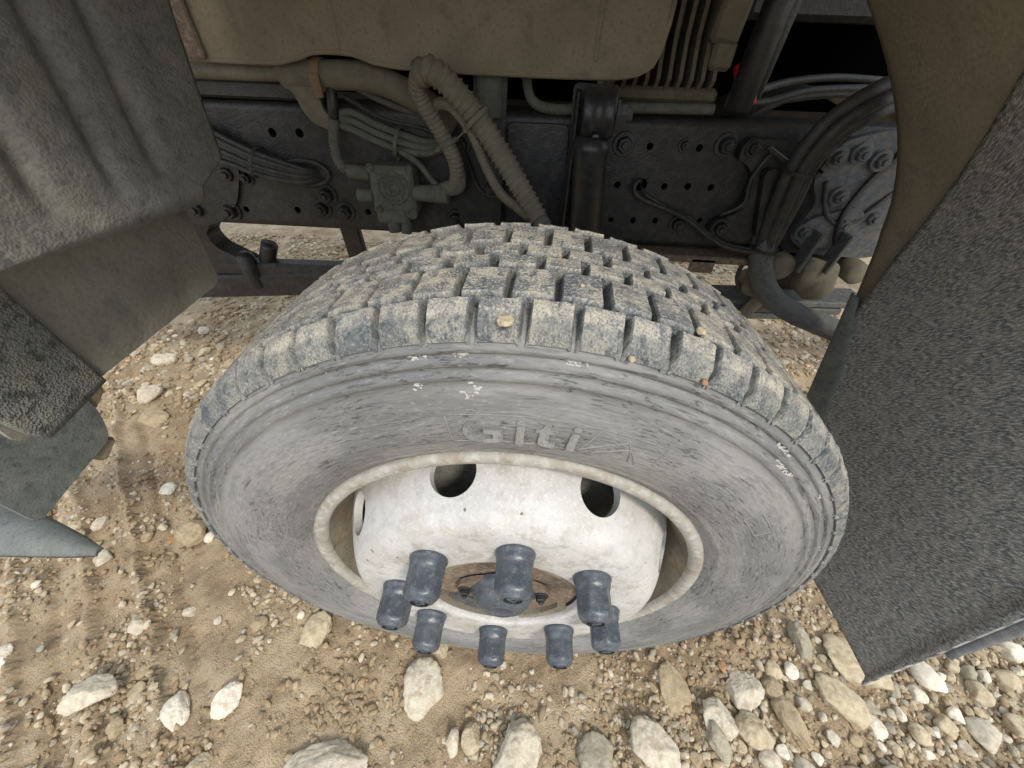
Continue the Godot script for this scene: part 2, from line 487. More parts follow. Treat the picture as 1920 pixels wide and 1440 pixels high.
func ground_height(x: float, z: float) -> float:
	var h := hn1.get_noise_2d(x, z) * 0.022 + hn2.get_noise_2d(x, z) * 0.014 + absf(hn3.get_noise_2d(x, z)) * 0.009
	var d := x - z                                        # wheel ruts pass diagonally on the left
	var fade := smoothstep(-0.45, -0.6, x) * smoothstep(-0.9, -0.3, z)
	if fade > 0.0:
		for r in [[-0.885, 0.010, 0.010], [-0.80, 0.014, -0.006], [-1.02, 0.014, 0.009], [-1.10, 0.02, -0.008], [-1.19, 0.012, 0.008]]:
			var k: float = (d - r[0] + hn2.get_noise_2d(x * 0.7, z * 0.7 + 9.0) * 0.02) / r[1]
			h += 2.4 * r[2] * exp(-k * k) * fade
	if z > -0.03 and z < 0.1 and x > 0.28 and x < 0.68:   # cleat marks beside the contact patch
		h += 0.010 * smoothstep(0.4, 0.9, sin((x + z * 0.25) * TAU / 0.042)) * smoothstep(-0.03, 0.0, z) * smoothstep(0.1, 0.06, z) * smoothstep(0.28, 0.34, x) * smoothstep(0.68, 0.6, x)
	h -= 0.012 * exp(-((x * x) / 0.09 + ((z - ZC) * (z - ZC)) / 0.03))
	return h + 0.008

func axis_steps(a: float, b: float, step: float, far: float) -> PackedFloat32Array:
	var out := PackedFloat32Array()
	var s := step
	var v := a
	var left := []
	while v > -far:
		s *= 1.3
		v -= s
		left.append(v)
	left.reverse()
	for q in left: out.append(q)
	v = a
	while v <= b:
		out.append(v)
		v += step
	s = step
	while v < far:
		out.append(v)
		s *= 1.3
		v += s
	out.append(far)
	return out

func build_ground():
	var xs := axis_steps(-1.95, 1.75, 0.010, 70.0)
	var zs := axis_steps(-2.8, 0.48, 0.010, 70.0)
	var nx := xs.size()
	var nz := zs.size()
	var vs := PackedVector3Array()
	var cs := PackedColorArray()
	vs.resize(nx * nz)
	cs.resize(nx * nz)
	for j in nz:
		for i in nx:
			var x := xs[i]
			var z := zs[j]
			vs[j * nx + i] = Vector3(x, ground_height(x, z), z)
			var t := clampf(0.5 + 0.9 * hn1.get_noise_2d(x * 2.2 + 40.0, z * 2.2), 0, 1)
			cs[j * nx + i] = Color(0.80, 0.74, 0.67).lerp(Color(1.08, 1.07, 1.05), t)
	var ns := PackedVector3Array()
	ns.resize(nx * nz)
	for j in nz:
		for i in nx:
			var a := vs[j * nx + maxi(i - 1, 0)]
			var b := vs[j * nx + mini(i + 1, nx - 1)]
			var c := vs[maxi(j - 1, 0) * nx + i]
			var d := vs[mini(j + 1, nz - 1) * nx + i]
			ns[j * nx + i] = (d - c).cross(b - a).normalized()
	var ix := PackedInt32Array()
	ix.resize((nx - 1) * (nz - 1) * 6)
	var k := 0
	for j in nz - 1:
		for i in nx - 1:
			var o := j * nx + i
			for q in [o, o + 1, o + nx, o + 1, o + nx + 1, o + nx]:
				ix[k] = q
				k += 1
	var arr := []
	arr.resize(Mesh.ARRAY_MAX)
	arr[Mesh.ARRAY_VERTEX] = vs
	arr[Mesh.ARRAY_NORMAL] = ns
	arr[Mesh.ARRAY_COLOR] = cs
	arr[Mesh.ARRAY_INDEX] = ix
	var m := ArrayMesh.new()
	m.add_surface_from_arrays(Mesh.PRIMITIVE_TRIANGLES, arr)
	var o := put("ground", m, M.soil, self, "bare brown soil with small grit, ruts and dried mud under the truck")
	o.set_meta("kind", "structure")

# ------------------------------------------------------------------ tyre

func tread_top(zr: float) -> float:               # radius of the tread at a distance from the middle plane
	var t := absf(zr) / 0.104
	var r := 0.4225 - 0.0025 * t * t
	if absf(zr) > 0.080: r -= 0.0120 * pow((absf(zr) - 0.080) / 0.0215, 1.25)
	return r

func block(z0: float, z1: float, outer: int, seed_: int) -> ArrayMesh:
	var n := FastNoiseLite.new()
	n.seed = seed_
	n.frequency = 60.0
	var prof := []                                 # (z, r) across the block, seen along the tread
	var base := 0.4085
	var e := 0.0027
	var zlo := z0
	var zhi := z1
	var inner_lo := outer >= 0
	var inner_hi := outer <= 0
	if inner_lo: prof.append(Vector2(zlo - 0.0012, base))
	else:
		prof.append(Vector2(zlo + 0.006, 0.3970)); prof.append(Vector2(zlo - 0.0030, 0.3985)); prof.append(Vector2(zlo - 0.0016, 0.4035))
	prof.append(Vector2(zlo, tread_top(zlo) - e))
	for k in 6:
		var z := lerpf(zlo + e, zhi - e, k / 5.0)
		prof.append(Vector2(z, tread_top(z)))
	prof.append(Vector2(zhi, tread_top(zhi) - e))
	if inner_hi: prof.append(Vector2(zhi + 0.0012, base))
	else:
		prof.append(Vector2(zhi + 0.0016, 0.4035)); prof.append(Vector2(zhi + 0.0030, 0.3985)); prof.append(Vector2(zhi - 0.006, 0.3970))
	var width := TAU / PITCHES * 0.862 + n.get_noise_1d(3.0) * 0.008
	var stations := [[-0.5, 0.02], [-0.482, e], [-0.45, 0.0], [-0.2, 0.0], [0.05, 0.0], [0.25, 0.0], [0.45, 0.0], [0.482, e], [0.5, 0.02]]
	var grid := []
	for s in stations:
		var row := []
		for i in prof.size():
			var p: Vector2 = prof[i]
			var zr := p.x
			var a: float = s[0] * width * (1.0 + 0.035 * n.get_noise_2d(zr * 20.0, 4.0)) + zr * 0.12
			if s[1] > 0.01: a += signf(s[0]) * 0.003
			var lim := base - 0.002 if i > 1 and i < prof.size() - 2 or outer == 0 else minf(p.y, base)
			if outer != 0:
				lim = base - 0.002
				if outer > 0 and (zr > 0.086 or i > prof.size() - 3): lim = 0.4065 - (zr - 0.086) * 0.55
				if outer < 0 and zr < -0.086: lim = 0.4065 - (-zr - 0.086) * 0.55
			var r: float = p.y - s[1]
			if s[1] > 0.01: r = minf(lim, p.y)
			elif s[1] == 0.0 and r > 0.41: r += n.get_noise_3d(a * 2.0, zr, 7.0) * 0.0016
			row.append([Vector3(-sin(a) * r, cos(a) * r, zr), 1.0 if s[1] < 0.001 and p.y > 0.4142 and i > 1 and i < prof.size() - 2 else 0.0])
		grid.append(row)
	var st := mb(true)
	for i in grid.size() - 1:
		for j in prof.size() - 1:
			var q := [grid[i][j], grid[i][j + 1], grid[i + 1][j + 1], grid[i + 1][j]]
			var flat_top: bool = q[0][1] + q[1][1] + q[2][1] + q[3][1] > 3.5
			st.set_smooth_group(1 if flat_top else -1)
			var c := (q[0][0] + q[1][0] + q[2][0] + q[3][0]) * 0.25 as Vector3
			var out := Vector3(c.x * 0.3, 0.35, 0)
			if i == 0: out = Vector3(1, 0.1, 0)
			elif i == grid.size() - 2: out = Vector3(-1, 0.1, 0)
			elif j == 0: out = Vector3(0, 0.2, -1)
			elif j >= prof.size() - 2: out = Vector3(0, 0.2, 1)
			elif outer > 0 and j >= prof.size() - 4: out = Vector3(0, 0.5, 1)
			elif outer < 0 and j <= 1: out = Vector3(0, 0.5, -1)
			for t in [[0, 1, 2], [0, 2, 3]]:
				var ord: Array = t
				if (q[t[0]][0] - q[t[2]][0]).cross(q[t[0]][0] - q[t[1]][0]).dot(out) < 0: ord = [t[0], t[2], t[1]]
				for v in ord:
					var w: float = q[v][1]
					st.set_color(Color(0.64, 0.675, 0.71).lerp(Color(1.12, 1.09, 1.04), w))   # dust lies on the worn faces, the groove sides are bare rubber
					st.add_vertex(q[v][0])
	return mesh_of(st)

func build_tyre():
	var half := [Vector2(0.4085, 0.0), Vector2(0.4085, 0.080), Vector2(0.4045, 0.0900), Vector2(0.4000, 0.0985), Vector2(0.3970, 0.1022), Vector2(0.3925, 0.1038), Vector2(0.3895, 0.1052), Vector2(0.3885, 0.1032), Vector2(0.3855, 0.1038), Vector2(0.3842, 0.1066), Vector2(0.3790, 0.1088), Vector2(0.3778, 0.1070), Vector2(0.3735, 0.1078), Vector2(0.3722, 0.1102), Vector2(0.3675, 0.1116), Vector2(0.3663, 0.1102), Vector2(0.361, 0.1118), Vector2(0.351, 0.1146), Vector2(0.340, 0.1166), Vector2(0.328, 0.1178), Vector2(0.316, 0.1180), Vector2(0.304, 0.1168), Vector2(0.294, 0.1148), Vector2(0.286, 0.1118), Vector2(0.2815, 0.1090), Vector2(0.2795, 0.1094), Vector2(0.276, 0.1070), Vector2(0.270, 0.1025), Vector2(0.2645, 0.0975), Vector2(0.250, 0.093)]
	var prof := []
	for p in half: prof.append(p)
	var centre := HUB + Vector3(0, 0, ZC)
	var st := mb(true)
	lathe(st, prof, centre, Vector3(0, 0, 1), 180, 0, TAU, 1.0, 1.0)
	var back := []
	for p in half: back.append(Vector2(p.x, -p.y))
	lathe(st, back, centre, Vector3(0, 0, 1), 120, 0, TAU, 1.0, -1.0)
	var tyre := put("tyre", settle(mesh_of(st)), M.sidewall, truck, "dusty grey tyre with chunky worn tread blocks and a streaked sidewall")
	var rows := [[0.0757, 0.1010, 1, 0.0], [0.0275, 0.0712, 0, 0.4], [0.0021, 0.0230, 0, 0.86], [-0.0230, -0.0021, 0, 0.3], [-0.0712, -0.0275, 0, 0.74], [-0.1010, -0.0757, -1, 0.14]]
	var rest := SurfaceTool.new()
	rest.begin(Mesh.PRIMITIVE_TRIANGLES)
	for ri in rows.size():
		var r: Array = rows[ri]
		var kinds := []
		for v in 7: kinds.append(block(r[0], r[1], r[2], ri * 10 + v))
		for k in PITCHES:
			var ang: float = TAU * (k + r[3] + 0.18) / PITCHES
			var wob: float = rng.randf_range(-0.0022, 0.0022)
			var t := Transform3D(Basis(Vector3(0, 0, 1), ang - PI / 2 + wob), centre)
			var m: ArrayMesh = kinds[rng.randi() % 7]
			if ang > deg_to_rad(-4) and ang < deg_to_rad(184):
				var o := put("tread_block", m, [M.tread, M.tread_pale, M.tread, M.tread_dark, M.tread_pale][rng.randi() % 5], tyre)
				o.transform = t
			else:
				rest.append_from(m, 0, t)
	var ro := put("tread_blocks", settle(rest.commit()), M.tread, tyre)
	ro.set_meta("kind", "stuff")
	# raised lettering and the panel that frames it
	var f := SystemFont.new()
	f.font_names = PackedStringArray(["Droid Sans"])
	f.font_weight = 700
	var word := [["G", 93.9, 1.55], ["i", 88.4, 1.25], ["t", 84.4, 1.5], ["i", 80.3, 1.25]]
	for l in word:
		var tm := TextMesh.new()
		tm.text = l[0]
		tm.font = f
		tm.font_size = 32
		tm.pixel_size = 0.00115
		tm.depth = 0.0030
		tm.curve_step = 1.0
		var o := put("letter", tm, M.rubber_detail, tyre)
		var a := deg_to_rad(l[1])
		o.transform = Transform3D(Basis(Vector3(0, 0, 1), a - PI / 2) * Basis(Vector3(1, 0, 0), -0.06) * Basis.from_scale(Vector3(l[2], 1.0, 1.0)), centre + Vector3(cos(a) * 0.3195, sin(a) * 0.3175, 0.1184))
	var lines := [[99.2, 99.2, 0.303, 0.336], [99.2, 66.0, 0.336, 0.336], [99.2, 79.0, 0.303, 0.303], [78.6, 76.6, 0.303, 0.336], [66.0, 66.0, 0.318, 0.336], [79.0, 72.0, 0.305, 0.329], [72.0, 68.5, 0.329, 0.306], [76.5, 71.0, 0.305, 0.322], [71.0, 69.8, 0.322, 0.306], [41.0, 34.0, 0.336, 0.336], [41.0, 34.0, 0.318, 0.318], [41.0, 41.0, 0.318, 0.336], [34.0, 34.0, 0.318, 0.336]]
	var ls := mb(true)
	for l in lines:
		var pts := []
		for k in 13:
			var a := deg_to_rad(lerpf(l[0], l[1], k / 12.0))
			var r := lerpf(l[2], l[3], k / 12.0)
			pts.append(centre + Vector3(cos(a) * r, sin(a) * r, side_z(r)))
		tube(ls, pts, func(_s, _a): return 0.0008, 6)
	part("raised_outline", ls, M.rubber_detail, tyre)
	# dried pale splashes
	var sp := mb(true)
	for s in [[101.5, 0.383, 9], [100.4, 0.389, 7], [95.6, 0.388, 16], [95.2, 0.394, 9], [83.3, 0.385, 14], [82.2, 0.390, 8], [101.5, 0.364, 7], [94.2, 0.360, 8], [95.3, 0.355, 5], [112.5, 0.380, 5], [52.0, 0.385, 9], [50.0, 0.382, 8], [49.0, 0.376, 12], [47.5, 0.372, 9], [46.0, 0.378, 7], [38.0, 0.39, 9], [30.0, 0.392, 8], [78.8, 0.392, 3], [170.0, 0.392, 6], [176.0, 0.391, 6], [183.0, 0.392, 7], [20.0, 0.393, 10], [12.0, 0.393, 9], [5.0, 0.392, 9], [-8.0, 0.393, 9], [-16.0, 0.393, 9]]:
		for k in int(s[2] * 1.4):
			var a: float = deg_to_rad(s[0] + rng.randfn() * 0.5)
			var r: float = s[1] + rng.randfn() * 0.0024
			var c := centre + Vector3(cos(a) * r, sin(a) * r, side_z(r))
			var q := rng.randf_range(0.0005, 0.0019)
			var b := Basis(Vector3(0, 0, 1), rng.randf() * TAU).scaled_local(Vector3(q * rng.randf_range(1, 2.2), q, 0.0008))
			blob(sp, c, b)
	part("dried_splatter", sp, M.lime, tyre).set_meta("kind", "stuff")

func settle(m: ArrayMesh) -> ArrayMesh:        # the loaded tyre gives way above the ground
	var arr := m.surface_get_arrays(0)
	var v: PackedVector3Array = arr[Mesh.ARRAY_VERTEX]
	for i in v.size():
		var d := HUB.y - v[i].y
		if d > 0.35:
			var k := (d - 0.35) / 0.0725
			v[i].y = HUB.y - (0.35 + 0.0725 * (k - 0.40 * k * k))
	arr[Mesh.ARRAY_VERTEX] = v
	var out := ArrayMesh.new()
	out.add_surface_from_arrays(Mesh.PRIMITIVE_TRIANGLES, arr)
	return out

func side_z(r: float) -> float:
	var t := [Vector2(0.25, 0.093), Vector2(0.286, 0.1118), Vector2(0.294, 0.1148), Vector2(0.304, 0.1168), Vector2(0.316, 0.1180), Vector2(0.328, 0.1178), Vector2(0.340, 0.1166), Vector2(0.351, 0.1146), Vector2(0.361, 0.1118), Vector2(0.3735, 0.1085), Vector2(0.385, 0.1045), Vector2(0.3925, 0.1030), Vector2(0.4035, 0.090), Vector2(0.41, 0.08)]
	for i in t.size() - 1:
		if r <= t[i + 1].x: return lerpf(t[i].y, t[i + 1].y, (r - t[i].x) / (t[i + 1].x - t[i].x))
	return 0.08

func blob(st: SurfaceTool, c: Vector3, b: Basis):
	var ring := []
	for k in 6:
		var a := TAU * k / 6
		ring.append(c + b * Vector3(cos(a), sin(a), -0.1) * rng.randf_range(0.75, 1.2))
	var top := c + b.z
	for k in 6: tri(st, top, ring[k], ring[(k + 1) % 6], b.z)

# ------------------------------------------------------------------ wheel

func build_wheel():
	# rim: rolled lip and grimy barrel
	var st := mb(true)
	var c := HUB + Vector3(0, 0, 0.118)
	lathe(st, [Vector2(0.2645, -0.012), Vector2(0.2646, -0.002), Vector2(0.2636, 0.0012), Vector2(0.2610, 0.0032), Vector2(0.2570, 0.0040), Vector2(0.2525, 0.0034), Vector2(0.2490, 0.0014), Vector2(0.2470, -0.0020), Vector2(0.2462, -0.0060)], c, Vector3(0, 0, 1), 128, 0, TAU, 1.0, -1.0)
	var rim := part("rim", st, M.lip_paint, null, "rolled off-white rim edge with rust spots")
	st = mb(true)
	lathe(st, [Vector2(0.2460, -0.005), Vector2(0.2452, -0.010), Vector2(0.2405, -0.022), Vector2(0.2365, -0.034), Vector2(0.2335, -0.060), Vector2(0.2300, -0.085), Vector2(0.2200, -0.11), Vector2(0.2200, -0.20)], c, Vector3(0, 0, 1), 96, 0, TAU, 1.0, -1.0)
	part("rim_well", st, M.grimy_paint, rim)
	# bell-shaped disc with eight round hand holes
	var prof := [Vector2(0.2380, 0.030), Vector2(0.2360, 0.045), Vector2(0.2330, 0.060), Vector2(0.2290, 0.075), Vector2(0.2240, 0.090), Vector2(0.2180, 0.105), Vector2(0.2115, 0.120), Vector2(0.2050, 0.133), Vector2(0.1985, 0.1430), Vector2(0.1920, 0.1492), Vector2(0.1840, 0.1530), Vector2(0.1740, 0.1548), Vector2(0.1600, 0.1552), Vector2(0.1350, 0.1552), Vector2(0.1120, 0.1552), Vector2(0.1065, 0.1545), Vector2(0.1040, 0.1520), Vector2(0.1032, 0.1440)]
	var arc := PackedFloat32Array([0.0])
	for i in range(1, prof.size()): arc.append(arc[-1] + prof[i].distance_to(prof[i - 1]))
	var at_arc := func(s: float) -> Vector2:
		for i in prof.size() - 1:
			if s <= arc[i + 1] or i == prof.size() - 2:
				return prof[i].lerp(prof[i + 1], clampf((s - arc[i]) / (arc[i + 1] - arc[i]), 0, 1))
		return prof[-1]
	var spot := func(a: float, s: float) -> Vector3:
		var p: Vector2 = at_arc.call(s)
		return HUB + Vector3(cos(a) * p.x, sin(a) * p.x, p.y)
	st = mb(true)
	var s0 := 0.030
	var s1 := 0.118
	var sc := 0.0775
	var hr := 0.0272
	var sector := TAU / 8.0
	for k in 8:
		var am := deg_to_rad(106.5) + k * sector
		var inner := []
		var outer := []
		var phs := []
		for j in 44: phs.append(TAU * (j + 0.5) / 44)
		for e in [[1, 1], [-1, 1], [-1, -1], [1, -1]]: phs.append(fposmod(atan2((s1 - sc) if e[1] > 0 else (s0 - sc), e[0] * sector * 0.5 * 0.214), TAU))
		phs.sort()
		for j in 48:
			var ph: float = phs[j]
			var d := Vector2(cos(ph), sin(ph))
			inner.append(Vector2(am + d.x * hr / 0.214, sc + d.y * hr))
			var lim := 1e9
			if absf(d.x) > 1e-4: lim = minf(lim, (sector * 0.5 * 0.214) / absf(d.x))
			if d.y > 1e-4: lim = minf(lim, (s1 - sc) / d.y)
			elif d.y < -1e-4: lim = minf(lim, (s0 - sc) / d.y)
			outer.append(Vector2(am + d.x * lim / 0.214, sc + d.y * lim))
		for j in 48:
			var j2 := (j + 1) % 48
			for m in 5:
				var q := []
				for e in [[j, m], [j2, m], [j2, m + 1], [j, m + 1]]:
					var v: Vector2 = inner[e[0]].lerp(outer[e[0]], e[1] / 5.0)
					q.append(spot.call(v.x, v.y))
				var o: Vector3 = (q[0] - HUB) * Vector3(1, 1, 0.4)
				quad(st, q[0], q[1], q[2], q[3], o)
			# edge of the hole
			var a: Vector3 = spot.call(inner[j].x, inner[j].y)
			var b: Vector3 = spot.call(inner[j2].x, inner[j2].y)
			var dn := Vector3(cos(am), sin(am), 0.35).normalized() * -0.011
			var mid: Vector3 = spot.call(am, sc)
			st.set_smooth_group(2)
			quad(st, a, b, b + dn, a + dn, mid - (a + b) * 0.5)
			st.set_smooth_group(0)
	var low := []
	var up := []
	for k in 6: low.append(at_arc.call(s0 * k / 5.0))
	low.append(at_arc.call(s0))
	for k in 40: up.append(at_arc.call(lerpf(s1, arc[-1], k / 39.0)))
	lathe(st, low, HUB, Vector3(0, 0, 1), 112, 0, TAU, 1.0, -1.0)
	lathe(st, up, HUB, Vector3(0, 0, 1), 112, 0, TAU, 1.0, -1.0)
	var disc := part("wheel_disc", st, M.wheel_paint, null, "off-white steel wheel disc with round hand holes and dark nut caps")
	# spots of rust on the paint
	st = mb(true)
	for k in 11:
		var a := rng.randf() * TAU
		var s := rng.randf_range(0.114, 0.175)
		var p: Vector3 = spot.call(a, s)
		var p2: Vector3 = spot.call(a, s + 0.004)
		var tz := (p2 - p).normalized()
		var tx := Vector3(-sin(a), cos(a), 0)
		var q := rng.randf_range(0.0009, 0.0020)
		blob(st, p, Basis(tx * q, tz * q * rng.randf_range(0.8, 2.0), tx.cross(tz).normalized() * 0.0006 * signf(tx.cross(tz).dot(p - HUB))))
	part("rust_spot", st, M.rust, disc).set_meta("kind", "stuff")
	# nut caps
	var cap := nut_cap()
	for k in 8:
		var a := 1.4765 - k * PI / 4
		var o := put("nut_cap", cap, M.cap_plastic, disc)
		o.transform = Transform3D(Basis(Vector3(0, 0, 1), rng.randf() * TAU), HUB + Vector3(cos(a) * 0.1375, sin(a) * 0.1375, 0.1552))
		o.scale = Vector3(0.74, 0.74, 0.86)
	# hub
	st = mb(true)
	lathe(st, [Vector2(0.1035, 0.139), Vector2(0.097, 0.1400), Vector2(0.072, 0.1410), Vector2(0.066, 0.1385), Vector2(0.056, 0.1380), Vector2(0.0, 0.1380)], HUB, Vector3(0, 0, 1), 72, 0, TAU, 1.0, -1.0)
	var hub := part("hub", st, M.rust, null, "rusty brown hub face inside the wheel disc")
	st = mb(false)
	for s in [[200, 262, 0.086, 0.1025], [285, 333, 0.088, 0.1025], [30, 62, 0.090, 0.1025], [120, 170, 0.089, 0.1025]]:
		arc_plate(st, s[0], s[1], s[2], s[3], 0.139, 0.1472)
	part("locating_lip", st, M.grimy_paint, hub)
	st = mb(false)
	arc_plate(st, 205, 250, 0.060, 0.088, 0.138, 0.1455)
	part("lock_plate", st, M.grey_casting, hub)
	st = mb(false)
	var ears := rounded([Vector2(-0.062, -0.014), Vector2(-0.062, 0.016), Vector2(-0.030, 0.036), Vector2(0.030, 0.036), Vector2(0.062, 0.014), Vector2(0.062, -0.016), Vector2(0.03, -0.03), Vector2(-0.03, -0.03)], 0.012)
	slab(st, ears, 0.0, 0.007)
	var eo := part("cap_flange", st, M.rust, hub)
	eo.position = HUB + Vector3(0, 0, 0.1412)
	st = mb(false)
	for x in [-0.052, 0.052]:
		st = mb(false)
		hex_bolt(st, HUB + Vector3(x, 0.0, 0.1482), 0.007)
		part("flange_bolt", st, M.dark_paint, hub)
	st = mb(true)
	lathe(st, [Vector2(0.044, 0.141), Vector2(0.044, 0.150), Vector2(0.0405, 0.152), Vector2(0.0395, 0.157), Vector2(0.0355, 0.164), Vector2(0.0285, 0.1695), Vector2(0.021, 0.172), Vector2(0.0195, 0.1715), Vector2(0.0180, 0.172), Vector2(0.0165, 0.1738), Vector2(0.0140, 0.1725), Vector2(0.0, 0.1727)], HUB, Vector3(0, 0, 1), 40, 0, TAU, 1.0, -1.0)
	part("hub_cap", st, M.cap_plastic, hub, "dark domed plastic hub cap")
	# drum behind the hand holes
	st = mb(true)
	lathe(st, [Vector2(0.1, 0.055), Vector2(0.17, 0.055), Vector2(0.183, 0.048), Vector2(0.185, 0.03), Vector2(0.188, -0.13), Vector2(0.05, -0.14)], HUB, Vector3(0, 0, 1), 64, 0, TAU, 1.0, -1.0)
	part("brake_drum", st, M.dusty_plastic)

func arc_plate(st: SurfaceTool, d0: float, d1: float, r0: float, r1: float, z0: float, z1: float):
	var poly := PackedVector2Array()
	for k in 13:
		var a := deg_to_rad(lerpf(d0, d1, k / 12.0))
		poly.append(Vector2(cos(a), sin(a)) * r1)
	for k in 13:
		var a := deg_to_rad(lerpf(d1, d0, k / 12.0))
		poly.append(Vector2(cos(a), sin(a)) * r0)
	for i in poly.size(): poly[i] += Vector2(HUB.x, HUB.y)
	slab(st, poly, z0, z1)

func nut_cap() -> ArrayMesh:
	var st := mb(true)
	# flared foot, hexagonal body that rounds off to a disc with an embossed mark
	var rings := []
	var seg := 48
	for s in [[0.0292, 0.0, 0.0], [0.0306, 0.0012, 0.0], [0.0310, 0.0030, 0.0], [0.0302, 0.0052, 0.0], [0.0290, 0.0075, 0.0], [0.0284, 0.0105, 0.0], [0.0282, 0.0140, 0.15], [0.0282, 0.0160, 0.5], [0.0284, 0.0180, 0.9], [0.0285, 0.0210, 1.0], [0.0283, 0.0440, 1.0], [0.0278, 0.0470, 0.85], [0.0256, 0.0508, 0.45], [0.0212, 0.0540, 0.1], [0.0152, 0.0556, 0.0], [0.0150, 0.0570, 0.0], [0.0132, 0.0570, 0.0], [0.0128, 0.0556, 0.0], [0.0, 0.0556, 0.0]]:
		var ring := []
		for k in seg:
			var a := TAU * k / seg
			var m := fmod(a, PI / 3) - PI / 6
			var hexr: float = s[0] * lerpf(1.0, minf(0.845 / cos(m), 0.97), s[2])
			ring.append(Vector3(cos(a) * hexr, sin(a) * hexr, s[1]))
		rings.append(ring)
	for i in rings.size() - 1:
		for k in seg:
			var k2 := (k + 1) % seg
			var o: Vector3 = rings[i][k] + rings[i][k2] + rings[i + 1][k]
			o = Vector3(o.x, o.y, (rings[i][k].x ** 2 + rings[i][k].y ** 2 - rings[i + 1][k].x ** 2 - rings[i + 1][k].y ** 2) * 60.0)
			if rings[i + 1][k].distance_to(rings[i + 1][k2]) < 1e-6: tri(st, rings[i][k], rings[i][k2], rings[i + 1][k], Vector3(0, 0, 1))
			else: quad(st, rings[i][k], rings[i][k2], rings[i + 1][k2], rings[i + 1][k], o)
	st.set_smooth_group(-1)
	for k in 3:
		var a := Vector3(cos(TAU * k / 3), sin(TAU * k / 3), 0) * 0.0085
		var b := Vector3(cos(TAU * (k + 1) / 3), sin(TAU * (k + 1) / 3), 0) * 0.0085
		box(st, (a + b) * 0.5 + Vector3(0, 0, 0.0563), Vector3(a.distance_to(b) * 0.86, 0.0016, 0.0014), 0.0003, Basis(Vector3(0, 0, 1), (b - a).angle_to(Vector3(1, 0, 0)) * signf(b.y - a.y if absf(b.y - a.y) > 1e-5 else 1.0)))
	return mesh_of(st)

# ------------------------------------------------------------------ cab, frame

